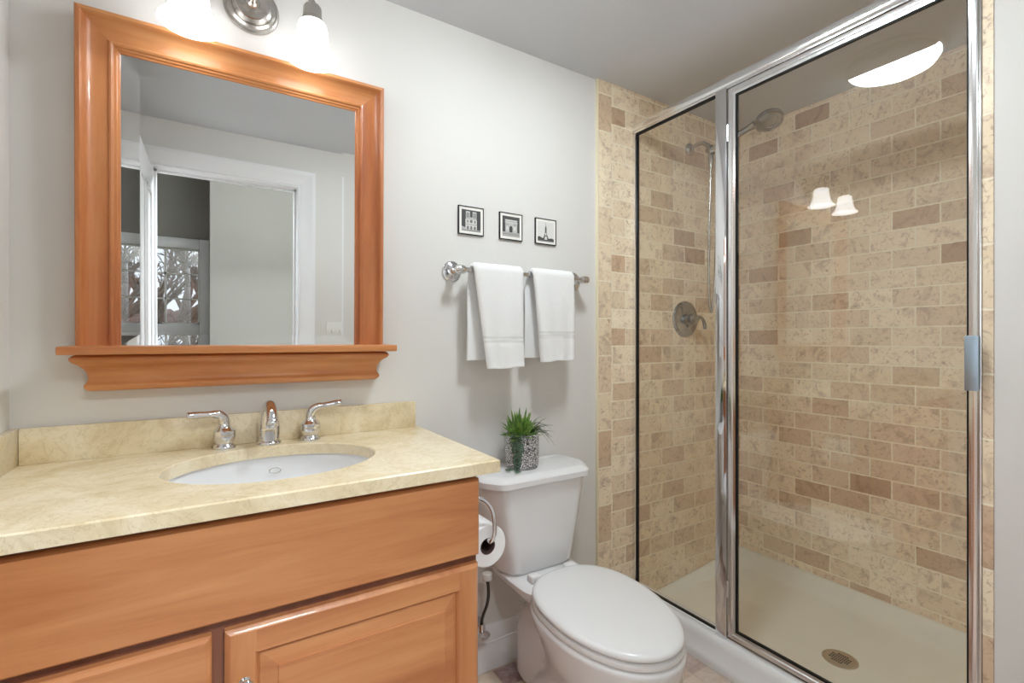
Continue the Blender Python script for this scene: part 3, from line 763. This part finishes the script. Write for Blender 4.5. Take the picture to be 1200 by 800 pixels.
def towel(label, top, bot, zf, zb, backtop, backbot, seed):
    """folded hand towel hung over the bar; top/bot = (x0, x1) of the front fall, back* the rear fall"""
    rnd = random.Random(seed)
    nu = 22
    R = 0.0135
    path = []   # (y, z, t) from front hem over the bar to back hem; t: -1 front hem .. 0 top .. 1 back hem
    nf = 46
    for k in range(nf): path.append((BY - R - 0.004 - 0.010 * (1 - k / nf), zf + (BZ - zf) * k / nf, -1 + k / nf))
    for k in range(9):
        a = PI - PI * k / 8
        path.append((BY + (R + 0.004) * math.cos(a), BZ + (R) * math.sin(a), 0.0))
    for k in range(1, nf + 1): path.append((BY + R + 0.004 - 0.004 * math.sin(PI * k / nf), BZ - (BZ - zb) * k / nf, k / nf))
    TH = 0.014
    def pt(i, j, side):
        y, z, t = path[j]
        u = i / nu
        if t <= 0:
            s = (-t) ** 0.9; xa = top[0] + (bot[0] - top[0]) * s; xb = top[1] + (bot[1] - top[1]) * s
        else:
            s = min(1.0, t * 5) ; xa = top[0] + (backtop - top[0]) * s; xb = top[1] + (backbot - top[1]) * s
        x = xa + (xb - xa) * u
        # outward direction
        if j < nf: n = Vector((0, -1, 0))
        elif j < nf + 9:
            a = PI - PI * (j - nf) / 8; n = Vector((0, math.cos(a), math.sin(a)))
        else: n = Vector((0, 1, 0))
        wv = 0.0045 * math.sin(u * 7.0 + 2.0 * t + seed) * abs(t) + 0.003 * math.sin(u * 15 + seed * 2) * abs(t)
        fz = 0.0016 * noise.noise(Vector((x * 90, z * 90, side * 5 + seed)))
        d = dist_from_hem(t)
        band = -0.0018 if (0.086 < d < 0.098 or 0.104 < d < 0.110) else 0.0
        hem = 0.0015 if d < 0.012 else 0.0
        edge = 1.0 - 0.85 * max(0.0, abs(2 * u - 1) - 0.90) / 0.10
        th = (TH + band + hem) * (0.35 + 0.65 * edge) if side else 0.0
        sg = 1 if t > 0 else -1
        yy = y + n.y * th; zz = z + n.z * th
        yy += (wv if t <= 0 else -abs(wv) * 0.4) + (fz * n.y if side else 0)
        if t < -0.75 and side >= 0: zz += 0.006 * (u - 0.3) * (-t - 0.75) * 4 + 0.002 * math.sin(u * 9 + seed)
        return Vector((x + fz * 0.3, yy, zz + (fz * n.z if side else 0)))
    def dist_from_hem(t):
        L = (BZ - zf) if t <= 0 else (BZ - zb)
        return (1 - abs(t)) * L
    m = MB(); bm = m.bm
    npth = len(path)
    outer = [[bm.verts.new(pt(i, j, 1)) for i in range(nu + 1)] for j in range(npth)]
    inner = [[bm.verts.new(pt(i, j, 0)) for i in range(nu + 1)] for j in range(npth)]
    for j in range(npth - 1):
        t = (path[j][2] + path[j + 1][2]) / 2
        d = dist_from_hem(t)
        for i in range(nu):
            f = bm.faces.new((outer[j][i], outer[j][i + 1], outer[j + 1][i + 1], outer[j + 1][i]))
            if (0.086 < d < 0.098) or (0.104 < d < 0.110): f.material_index = 1
            bm.faces.new((inner[j][i], inner[j + 1][i], inner[j + 1][i + 1], inner[j][i + 1]))
        bm.faces.new((outer[j][0], outer[j + 1][0], inner[j + 1][0], inner[j][0]))
        bm.faces.new((outer[j][nu], inner[j][nu], inner[j + 1][nu], outer[j + 1][nu]))
    for i in range(nu):
        bm.faces.new((outer[0][i], inner[0][i], inner[0][i + 1], outer[0][i + 1]))
        bm.faces.new((outer[-1][i], outer[-1][i + 1], inner[-1][i + 1], inner[-1][i]))
    o = m.build('hand_towel', M['towel'], None, smooth=70, extra=[M['band']])
    return tag(o, label, 'towel', 'white hand towels on the chrome bar')
towel('left and longer of two white hand towels folded over the chrome bar', (0.758, 0.956), (0.803, 0.950), 1.104, 1.132, 0.751, 0.925, 1)
towel('right and shorter of two white hand towels folded over the chrome bar', (1.000, 1.190), (1.032, 1.182), 1.124, 1.136, 0.986, 1.160, 4)

# ------------------------------------------------------------------ toilet
TX = 0.985
tl = thing('toilet', 'white two-piece china toilet with closed lid between the vanity and shower', 'toilet', (TX, -0.40, 0.0))
def egg(scale_w, grow, z, n=64):
    pts = []
    for k in range(n):
        a = 2 * PI * k / n
        c, s = math.cos(a), math.sin(a)
        W = (0.181 + grow) * scale_w
        if s >= 0:   # front half
            x = W * (abs(c) ** (2 / 2.05)) * (1 if c >= 0 else -1); y = 0.46 + (0.285 + grow) * s ** (2 / 2.05)
        else:
            e = 2 / 2.35
            x = W * (abs(c) ** e) * (1 if c >= 0 else -1); y = 0.46 - (0.222 + grow) * (abs(s) ** e)
        pts.append((TX + x - 0.06 * (y - 0.48), -y, z))
    return pts
def sup(cx, cy, hx, hy, z, ex=2.3, n=64):
    pts = []
    for k in range(n):
        a = 2 * PI * k / n; c, s = math.cos(a), math.sin(a)
        y_ = cy + hy * abs(s) ** (2 / ex) * (1 if s >= 0 else -1)
        pts.append(((-0.06 * (y_ - 0.48) if cy > 0.3 else 0.0) + TX + cx + hx * abs(c) ** (2 / ex) * (1 if c >= 0 else -1), -(cy + hy * abs(s) ** (2 / ex) * (1 if s >= 0 else -1)), z))
    return pts
m = MB()
m.loft([sup(0, .37, .118, .245, 0.0, 2.6), sup(0, .37, .118, .245, 0.018, 2.6), sup(0, .37, .108, .235, 0.028, 2.6), sup(0, .375, .100, .225, 0.06, 2.5), sup(0, .40, .100, .20, .12, 2.4), sup(0, .435, .115, .20, .18, 2.3), sup(0, .465, .145, .225, .25, 2.3),
        sup(0, .487, .170, .248, .31, 2.3), egg(1.0, 0.000, .352), egg(1.0, 0.006, .372), egg(1.0, 0.006, .382), egg(1.0, 0.000, .388), egg(0.8, -0.03, .388)])
# deck carrying the tank and the trapway behind the bowl
m.loft([sup(0, .19, .060, .14, 0.02, 2.6), sup(0, .19, .062, .135, .18, 2.6), sup(0, .20, .055, .12, .25, 2.4), sup(0, .22, .035, .08, .29, 2.2)])
m.loft([sup(0, .23, .060, .08, .30, 3), sup(0, .19, .105, .125, .345, 3.5), sup(0, .17, .128, .145, .370, 4.5), sup(0, .165, .138, .15, .385, 5), sup(0, .165, .138, .15, .398, 5), sup(0, .165, .130, .142, .404, 5)])
m.build('bowl', M['china'], tl, smooth=50)
for s in (-1, 1):
    m = MB(); m.lathe([(0.019, 0), (0.019, 0.010), (0.015, 0.020), (0.008, 0.026), (0, 0.027)], (TX + s * 0.100, -0.30, 0.017), (0, 0, 1), 20); m.build('bolt_cap', M['china'], tl)
m = MB(); m.loft([egg(1, -0.002, .389), egg(1, 0.002, .392), egg(1, 0.003, .398), egg(1, 0.001, .406), egg(1, -0.006, .409)])
m.build('seat', M['seat'], tl, smooth=50)
m = MB(); m.loft([egg(1, -0.006, .4125), egg(1, -0.0005, .4135), egg(1, 0.001, .417), egg(1, 0.000, .423), egg(1, -0.005, .428), egg(1, -0.014, .4305), egg(1, -0.028, .4325), egg(1, -0.06, .4350), egg(1, -0.11, .4365)])
m.build('seat_lid', M['seat'], tl, smooth=60)
for s in (-1, 1):
    MB().box(TX + s * 0.075 - 0.02, TX + s * 0.075 + 0.02, -0.250, -0.216, 0.403, 0.428, 0.006, 3).build('seat_hinge', M['seat'], tl)
def tank_ring(wb, ws, ys, wf, yf, z, r=0.03, y0=0.014):
    p = round_poly([(-wb, y0), (-ws, ys), (-wf, yf), (wf, yf), (ws, ys), (wb, y0)], r)
    return [(TX + x, -y, z) for x, y in p]
m = MB()
m.loft([tank_ring(.140, .140, .12, .112, .178, .405), tank_ring(.150, .150, .125, .120, .188, .418), tank_ring(.170, .172, .13, .135, .192, .50), tank_ring(.205, .208, .135, .162, .198, .66), tank_ring(.212, .215, .135, .168, .200, .712)])
m.build('tank', M['china'], tl, smooth=35)
m = MB()
tr = lambda g, z: tank_ring(.216 + g, .220 + g, .138 + g * .5, .172 + g, .204 + g, z, 0.025, 0.012)
m.loft([tr(0.004, .710), tr(0.010, .713), tr(0.010, .731), tr(0.004, .738), tr(-0.008, .7465), tr(-0.016, .748)])
m.build('tank_lid', M['china'], tl, smooth=28)

# water supply
sv = thing('supply_valve', 'chrome toilet shut-off valve and hose on the wall beside the vanity', 'valve', (0.800, 0, 0.183))
m = MB(); m.lathe([(0.033, 0.0165), (0.033, 0.019), (0.026, 0.024), (0.012, 0.028), (0.010, 0.030)], (0.800, 0, 0.183), (0, -1, 0), 28); m.build('escutcheon', M['chrome'], sv)
m = MB(); m.tube([(0.800, -0.026, 0.183), (0.800, -0.075, 0.183)], 0.010, 14); m.lathe([(0.013, 0), (0.013, 0.03), (0.010, 0.04)], (0.800, -0.07, 0.178), (0, 0, 1), 16); m.build('valve_body', M['chrome'], sv)
m = MB(); m.lathe([(0.008, 0), (0.024, 0.004), (0.024, 0.012), (0, 0.015)], (0.800, -0.078, 0.183), (0, -1, 0), 20, 1.0, 0.6); m.build('valve_handle', M['chrome'], sv)
m = MB(); m.tube(bez((0.800, -0.07, 0.215), (0.800, -0.075, 0.27), (0.824, -0.10, 0.28), (0.806, -0.10, 0.385), 16), 0.0055, 10); m.build('braided_hose', M['darkmetal'], sv)
m = MB(); m.lathe([(0.014, 0), (0.017, 0.003), (0.017, 0.022), (0.012, 0.0235)], (0.806, -0.10, 0.381), (0, 0, 1), 12); m.build('coupling_nut', M['plastic'], sv)

# toilet paper
ph = thing('toilet_paper_holder', 'chrome pivoting toilet paper holder on the right side of the vanity', 'paper holder', (0.55, -0.44, 0.77))
m = MB(); m.lathe([(0.020, 0.0), (0.020, 0.004), (0.014, 0.008), (0.008, 0.012)], (0.5490, -0.425, 0.786), (1, 0, 0), 24); m.build('flange', M['chrome'], ph)
m = MB()
p = bez((0.556, -0.425, 0.786), (0.592, -0.430, 0.800), (0.624, -0.452, 0.785), (0.623, -0.466, 0.740), 14) + bez((0.623, -0.466, 0.740), (0.623, -0.468, 0.708), (0.624, -0.470, 0.690), (0.614, -0.462, 0.682), 8)[1:] + [Vector((0.612, -0.44, 0.680)), Vector((0.612, -0.345, 0.680))]
m.tube(p, 0.0062, 12); m.build('arm', M['chrome'], ph)
rp = thing('toilet_paper_roll', 'white toilet paper roll on the chrome holder beside the tank', 'toilet paper', (0.612, -0.395, 0.602))
RC = (0.612, -0.452, 0.6662)
m = MB()
ro, ri, L = 0.0545, 0.0215, 0.104
rings = []
for r, y in ((ri, 0), (ro - 0.002, 0), (ro, 0.002), (ro, L - 0.002), (ro - 0.002, L), (ri, L), (ri, 0)):
    rings.append([(RC[0] + r * math.cos(2 * PI * k / 48), RC[1] + y, RC[2] + r * math.sin(2 * PI * k / 48)) for k in range(48)])
m.loft(rings, False, False); m.build('paper', M['paper'], rp, smooth=40)
m = MB(); rings = []
for r, y in ((ri - 0.0015, -0.0005), (ri - 0.0001, -0.0005), (ri - 0.0001, L), (ri - 0.0015, L), (ri - 0.0015, -0.0005)):
    rings.append([(RC[0] + r * math.cos(2 * PI * k / 40), RC[1] + y, RC[2] + r * math.sin(2 * PI * k / 40)) for k in range(40)])
m.loft(rings, False, False); m.build('cardboard_core', M['card'], rp, smooth=40)

# ------------------------------------------------------------------ potted plant
PX, PY, PZ = 0.950, -0.098, 0.748
pl = thing('potted_succulent', 'artificial succulents in a silver chip mosaic pot on the toilet tank', 'plant', (PX, PY, PZ))
m = MB(); m.lathe([(0.0, 0.0005), (0.052, 0.0005), (0.057, 0.004), (0.0595, 0.02), (0.0605, 0.06), (0.0600, 0.105), (0.0585, 0.118), (0.0565, 0.121), (0.0545, 0.118), (0.0545, 0.100), (0.0, 0.100)], (PX, PY, PZ), (0, 0, 1), 48)
m.build('pot', M['pot'], pl, smooth=50)
m = MB(); m.lathe([(0.0540, 0.101), (0.050, 0.108), (0.03, 0.114), (0.0, 0.116)], (PX, PY, PZ), (0, 0, 1), 24); m.build('moss', M['soil'], pl)
def blade(m, p0, d, L, w, curl, th=0.35):
    """tapered leaf from p0 along d, drooping by curl"""
    p0 = Vector(p0); d = Vector(d).normalized()
    pts, rr = [], []
    for k in range(8):
        t = k / 7
        q = p0 + d * (L * t) + Vector((0, 0, -curl * L * t * t))
        pts.append(q); rr.append(max(w * (0.75 + 0.9 * t - 1.62 * t * t), 0.0004))
    m.tube(pts, rr, 6, th)
rnd = random.Random(11)
top = PZ + 0.112
m = MB()
for cx, cy, sc, n in ((-0.016, -0.020, 1.0, 26), (-0.040, -0.006, 0.72, 16), (0.016, 0.006, 0.95, 20), (-0.006, 0.024, 1.0, 20)):
    for k in range(n):
        t = k / n; a = k * 2.39996 + rnd.uniform(-.2, .2)
        el = math.radians(80 - 70 * t + rnd.uniform(-6, 6))
        d = (math.cos(a) * math.cos(el), math.sin(a) * math.cos(el), math.sin(el))
        blade(m, (PX + cx + 0.004 * math.cos(a), PY + cy + 0.004 * math.sin(a), top - 0.004), d, (0.098 - 0.034 * t) * sc * rnd.uniform(.85, 1.1), 0.0115 * sc, -0.02 + 0.25 * t, 0.3)
m.build('rosette_leaves', M['leaf1'], pl)
m = MB()
for k in range(44):
    a = rnd.uniform(-1.5, 0.7) if k < 32 else rnd.uniform(0, 2 * PI)
    el = math.radians(rnd.uniform(34, 72))
    d = (math.cos(a) * math.cos(el), math.sin(a) * math.cos(el), math.sin(el))
    blade(m, (PX + 0.022 + rnd.uniform(-.014, .014), PY + rnd.uniform(-.02, .02), top - 0.006), d, rnd.uniform(0.10, 0.155), 0.0026, rnd.uniform(0.40, 0.95), 0.5)
m.build('arching_blades', M['leaf2'], pl)
m = MB()
AC = math.atan2(-0.836, -0.548)
def rimpt(a, r): return (PX + r * math.cos(a), PY + r * math.sin(a))
for s_ in range(9):
    a = AC - 0.56 + 0.075 * s_
    ln = [0.05, 0.085, 0.112, 0.119, 0.119, 0.119, 0.10, 0.075, 0.05][s_]
    n = int(ln / 0.0046)
    for k in range(n):
        t = k / max(n - 1, 1)
        x, y = rimpt(a + 0.04 * math.sin(k * 1.3 + s_), 0.065)
        z = PZ + 0.126 - ln * t
        da = rnd.uniform(0, 2 * PI)
        blade(m, (x, y, z), (math.cos(a) * 0.6 + 0.8 * math.cos(da) * 0.836, math.sin(a) * 0.6 - 0.8 * math.cos(da) * 0.548, 0.7 * math.sin(da)), rnd.uniform(0.008, 0.012), 0.0030, 0.1, 0.5)
for da_, rr_ in ((-0.62, 0.082), (-0.16, 0.092)):
    cx, cy = rimpt(AC + da_, rr_)
    for k in range(10):
        a = k * 0.63 + rnd.uniform(-.2, .2)
        blade(m, (cx, cy, PZ + 0.005), (math.cos(a), math.sin(a), 0.25), rnd.uniform(0.011, 0.017), 0.0036, 0.15, 0.5)
    b0 = rimpt(AC - 0.3, 0.064); b1 = rimpt(AC - 0.3, 0.072)
    m.tube(bez((*b0, PZ + 0.03), (*b0, PZ + 0.006), (*b1, PZ + 0.004), (cx, cy, PZ + 0.004), 8), 0.0013, 6)
m.build('trailing_vine', M['leaf3'], pl)

# ------------------------------------------------------------------ shower pan
pn = thing('shower_pan', 'cream acrylic shower pan with a raised white curb under the glass screen', 'shower pan', (2.0, -0.58, 0.0))
PF = 0.040
m = MB()
prof = [(1.556, 0.0005), (1.553, 0.020), (1.556, 0.036), (1.562, 0.045), (1.566, 0.085), (1.570, 0.105), (1.580, 0.114), (1.640, 0.115), (1.652, 0.110), (1.660, 0.085), (1.690, PF)]
y0, y1 = -0.0135, YE + 0.0015
m.loft([[(x, y0, z) for x, z in prof] + [(1.690, y0, 0.0005)], [(x, y1, z) for x, z in prof] + [(1.690, y1, 0.0005)]])
m.build('curb', M['curb'], pn, smooth=40)
m = MB()
# basin floor with rising edges at the three walls
def rim(e, z):
    zl = min(z, PF)
    return [(1.688, y0 - e, zl), (XS - 0.0015 - e, y0 - e, z), (XS - 0.0015 - e, y1 + e, z), (1.688, y1 + e, zl)]
m.loft([rim(0, 0.0005), rim(0, 0.110), rim(0.012, 0.110), rim(0.020, 0.104), rim(0.045, PF + 0.018), rim(0.060, PF + 0.006), rim(0.085, PF)])
m.build('basin', M['pan'], pn, smooth=45)
DXC, DYC = 1.945, -0.690
m = MB(); m.lathe([(0.056, 0), (0.056, 0.0025), (0.052, 0.004), (0.046, 0.0045), (0.044, 0.0035), (0.0, 0.0035)], (DXC, DYC, PF + 0.0003), (0, 0, 1), 40); m.build('drain_plate', M['drain'], pn)
m = MB()
for i in range(-2, 3):
    for j in range(-4, 5):
        x, y = i * 0.0125, j * 0.0072
        if x * x + y * y < 0.033 ** 2 and j != 0 or (j == 0 and abs(i) < 3):
            m.box(DXC + x - 0.0042, DXC + x + 0.0042, DYC + y - 0.0024, DYC + y + 0.0024, PF + 0.0030, PF + 0.0043)
m.build('drain_slots', M['black'], pn, smooth=0)

# ------------------------------------------------------------------ shower enclosure
en = thing('shower_enclosure', 'chrome framed glass shower screen with a fixed panel and hinged door', 'shower enclosure', (XE, -0.58, 0.115))
ZH = 2.118     # underside of header
D0, D1 = 0.022, 0.0  # half depths
hx = 0.016
m = MB()
m.box(XE - 0.018, XE + 0.018, YE + 0.001, -0.0125, ZH + 0.004, ZH + 0.036, 0.005, 2)
m.box(XE - 0.014, XE + 0.014, YE + 0.001, -0.0125, ZH - 0.006, ZH + 0.006, 0.001)
m.build('header', M['frame'], en)
MB().box(XE - 0.014, XE + 0.014, -0.030, -0.0125, 0.1155, ZH, 0.002).build('wall_jamb', M['frame'], en)
m = MB(); m.box(XE - 0.016, XE + 0.014, YE + 0.001, YE + 0.0065, 0.1155, ZH, 0.002)
m.build('strike_jamb', M['frame'], en)
MB().box(XE - 0.012, XE + 0.012, -0.430, -0.030, 0.1155, 0.1215, 0.002).build('sill', M['curb'], en)
MB().box(XE - 0.015, XE + 0.015, YE + 0.0065, -0.475, 0.1155, 0.124, 0.002).build('threshold', M['frame'], en)
MB().box(XE - 0.017, XE + 0.017, -0.475, -0.430, 0.1155, ZH, 0.0025).build('post', M['chrome'], en)
MB().box(XE - 0.003, XE + 0.003, -0.432, -0.028, 0.121, ZH - 0.004, 0.0).build('fixed_glass', M['glass'], en, smooth=0)
def gasket(ya, yb, za, zb, w, d, parent):
    m = MB()
    for (a, b, c, e) in ((ya, yb, za, za + w), (ya, yb, zb - w, zb), (ya, ya + w, za + w, zb - w), (yb - w, yb, za + w, zb - w)):
        m.box(XE - d, XE + d, a, b, c, e)
    m.build('gasket', M['black'], parent, smooth=0)
gasket(-0.430, -0.030, 0.1215, ZH - 0.006, 0.0055, 0.006, en)
# hinged door: frame, glass, gasket, pull
dr_y0, dr_y1, dr_z0, dr_z1 = YE + 0.008, -0.479, 0.127, ZH - 0.009
fw = 0.026
m = MB()
def rail(m, prof_pts, pa, pb): pass
prf = [(-0.012, 0.0), (0.012, 0.0), (0.012, 0.020), (0.008, 0.026), (-0.008, 0.026), (-0.010, 0.018), (-0.0135, 0.015), (-0.0145, 0.010), (-0.0145, 0.004)]
def mitre(y, z, k):   # profile placed along the door's rim, k: corner signs
    return None
loop = [(dr_y1, dr_z0, -1, 1), (dr_y1, dr_z1, -1, -1), (dr_y0, dr_z1, 1, -1), (dr_y0, dr_z0, 1, 1)]
rings = [[(XE + dx, y + sy * ww * (0.72 if sy > 0 else 1.0), z + sz * ww) for dx, ww in prf] for y, z, sy, sz in loop]
rings.append(rings[0])
m.loft(rings, False, False)
sdoor = m.build('door', M['frame'], en, smooth=25)
MB().box(XE - 0.003, XE + 0.003, dr_y0 + 0.016, dr_y1 - 0.022, dr_z0 + 0.022, dr_z1 - 0.022).build('door_glass', M['glass'], sdoor, smooth=0)
gasket(dr_y0 + fw * 0.72, dr_y1 - fw, dr_z0 + fw, dr_z1 - fw, 0.0045, 0.0055, sdoor)
m = MB()
m.box(XE - 0.040, XE - 0.034, dr_y0 - 0.007, dr_y0 + 0.019, 1.078, 1.212, 0.0015)
m.box(XE - 0.036, XE - 0.013, dr_y0 + 0.004, dr_y0 + 0.009, 1.078, 1.212, 0.001)
m.build('pull_handle', M['handle'], sdoor)
for z in (0.30, 1.95):
    MB().tube([(XE - 0.012, -0.477, z - 0.03), (XE - 0.012, -0.477, z + 0.03)], 0.004, 10).build('hinge_pin', M['frame'], sdoor)

# ------------------------------------------------------------------ shower fittings
sh = thing('hand_shower', 'chrome hand shower on a wall arm with a hanging hose behind the glass', 'shower head', (1.98, -0.012, 2.137))
AX = 1.98
m = MB(); m.lathe([(0.030, 0.0003), (0.030, 0.003), (0.026, 0.009), (0.017, 0.014), (0.011, 0.017)], (AX, -0.012, 2.128), (0, -1, 0), 32); m.build('flange', M['nickel'], sh)
m = MB(); p = bez((AX, -0.020, 2.128), (AX, -0.07, 2.150), (AX, -0.10, 2.135), (AX, -0.128, 2.098), 14); m.tube(p, 0.0095, 14); m.build('wall_arm', M['nickel'], sh)
m = MB()
m.lathe([(0.017, -0.020), (0.020, -0.016), (0.020, 0.012), (0.016, 0.018), (0, 0.019)], (AX, -0.132, 2.083), (0, -0.55, -0.8), 24)
m.lathe([(0.015, 0), (0.017, 0.004), (0.017, 0.030), (0.012, 0.034)], (AX, -0.140, 2.082), (0, -0.93, 0.28), 20)
m.lathe([(0.0, 0.0), (0.0125, 0.001), (0.0135, -0.025), (0.010, -0.050), (0.0095, -0.060), (0, -0.061)], (AX + 0.003, -0.128, 2.066), (0, 0, 1), 18)
m.build('diverter_bracket', M['nickel'], sh)
hd = Vector((0, -0.92, 0.20)).normalized()
h0 = Vector((AX, -0.165, 2.085)); h1 = Vector((AX, -0.345, 2.126))
m = MB(); m.tube(bez(h0, h0 + hd * 0.06, h1 - hd * 0.06, h1, 10), [0.0120, 0.0125, 0.0130, 0.0135, 0.0138, 0.0138, 0.0136, 0.0132, 0.013, 0.014, 0.016], 16); m.build('handle', M['dchrome'], sh)
hc = Vector((AX, -0.405, 2.122)); hn = Vector((-0.25, -0.35, -0.9)).normalized()
m = MB(); m.lathe([(0.0, -0.030), (0.020, -0.028), (0.040, -0.018), (0.052, -0.006), (0.0555, 0.004), (0.0545, 0.010), (0.050, 0.012), (0.047, 0.010), (0.034, 0.012), (0.032, 0.010), (0.016, 0.013), (0.0, 0.013)], hc, hn, 40)
m.build('spray_head', M['dchrome'], sh, smooth=35)
m = MB()
z0 = 2.008
p = bez((AX + 0.003, -0.128, z0), (AX + 0.003, -0.120, 1.75), (AX - 0.010, -0.115, 1.38), (AX + 0.012, -0.124, 1.333), 18) + bez((AX + 0.012, -0.124, 1.333), (AX + 0.034, -0.132, 1.36), (AX + 0.020, -0.150, 1.75), (AX + 0.012, -0.150, 2.060), 18)[1:]
m.tube(p, 0.0058, 10); m.build('hose', M['nickel'], sh)

sv2 = thing('shower_valve', 'round chrome shower valve plate with lever on the tiled plumbing wall', 'shower valve', (1.945, -0.012, 1.30))
VX, VZ = 1.945, 1.302
m = MB(); m.lathe([(0.088, 0.0003), (0.088, 0.003), (0.085, 0.008), (0.078, 0.011), (0.074, 0.009), (0.060, 0.012), (0.040, 0.016), (0.034, 0.016), (0.0, 0.016)], (VX, -0.012, VZ), (0, -1, 0), 48); m.build('escutcheon', M['dchrome'], sv2, smooth=25)
m = MB(); m.lathe([(0.026, 0.014), (0.026, 0.024), (0.020, 0.028), (0.021, 0.034), (0.024, 0.040), (0.024, 0.058), (0.021, 0.064), (0.014, 0.068), (0, 0.069)], (VX, -0.012, VZ), (0, -1, 0), 28); m.build('hub', M['dchrome'], sv2, smooth=30)
m = MB(); m.tube(bez((VX + 0.005, -0.062, VZ + 0.004), (VX + 0.040, -0.078, VZ + 0.018), (VX + 0.058, -0.080, VZ - 0.005), (VX + 0.064, -0.078, VZ - 0.048), 12), [0.011, 0.0105, 0.010, 0.0092, 0.0085, 0.008, 0.0076, 0.0074, 0.0076, 0.008, 0.0086, 0.0085, 0.006], 12); m.build('lever', M['dchrome'], sv2)

# ------------------------------------------------------------------ switch plate on the doorway wall (seen in the mirror)
sp = thing('switch_plate', 'white double toggle switch plate beside the doorway, seen in the mirror', 'light switch', (0.665, YF, 1.15))
MB().box(0.608, 0.722, YF + 0.0003, YF + 0.006, 1.152, 1.266, 0.002).build('plate', M['plastic'], sp)
for x in (0.642, 0.688):
    MB().box(x - 0.005, x + 0.005, YF + 0.005, YF + 0.016, 1.200, 1.220, 0.0015).build('toggle', M['plastic'], sp)

# ------------------------------------------------------------------ winter garden outside the hall window
struct(MB().box(-16, 12, -30, -4.6, -0.3, 0.2).build('ground_outside', M['ground'], smooth=0), 'winter lawn outside the hall window')
def bare_tree(x, y, h, r, seed, label):
    rnd = random.Random(seed); m = MB()
    def grow(p, d, L, r, lev):
        pts = [p]; q = p
        for k in range(3):
            d = (d + Vector((rnd.uniform(-.22, .22), rnd.uniform(-.22, .22), rnd.uniform(-.05, .12)))).normalized()
            q = q + d * (L / 3); pts.append(q)
        m.tube(pts, [r, r * .88, r * .75, r * .6], 6)
        if lev == 0: return
        for k in range(4):
            a = rnd.uniform(0, 2 * PI); s = rnd.uniform(.5, 1.0)
            nd = (d + Vector((math.cos(a) * s, math.sin(a) * s, rnd.uniform(-.2, .5)))).normalized()
            grow(pts[rnd.choice((1, 2, 3))], nd, L * rnd.uniform(.5, .68), r * .55, lev - 1)
    grow(Vector((x, y, 0.15)), Vector((rnd.uniform(-.1, .1), 0, 1)), h, r, 4)
    o = m.build('bare_tree', M['bark'], None); tag(o, label, 'tree', 'bare trees outside the hall window')
bare_tree(-0.35, -6.9, 1.7, 0.085, 3, 'thickest bare tree, nearest the hall window, at its right side in the mirror')
bare_tree(-1.15, -10.8, 1.9, 0.09, 5, 'slim bare tree seen in the mirror through the middle of the hall window')
bare_tree(-1.9, -15.0, 2.2, 0.10, 8, 'bare tree seen in the mirror at the left edge of the hall window')
bare_tree(-0.6, -19.4, 2.4, 0.10, 9, 'far bare tree seen in the mirror behind the thickest one')
hb = MB(); rnd = random.Random(2)
for k in range(140):
    x = -8 + 11 * k / 140; yy = -24 + rnd.uniform(-.5, .5)
    hb.lathe([(0.0, -0.5), (0.35, -0.3), (0.45, 0.0), (0.3, 0.35), (0.0, 0.5)], (x, yy, rnd.uniform(0.4, 1.6)), (rnd.uniform(-.3, .3), rnd.uniform(-.3, .3), 1), 7)
hd_o = hb.build('hedge', M['hedge'], None); tag(hd_o, 'russet hedge across the end of the garden', 'hedge')
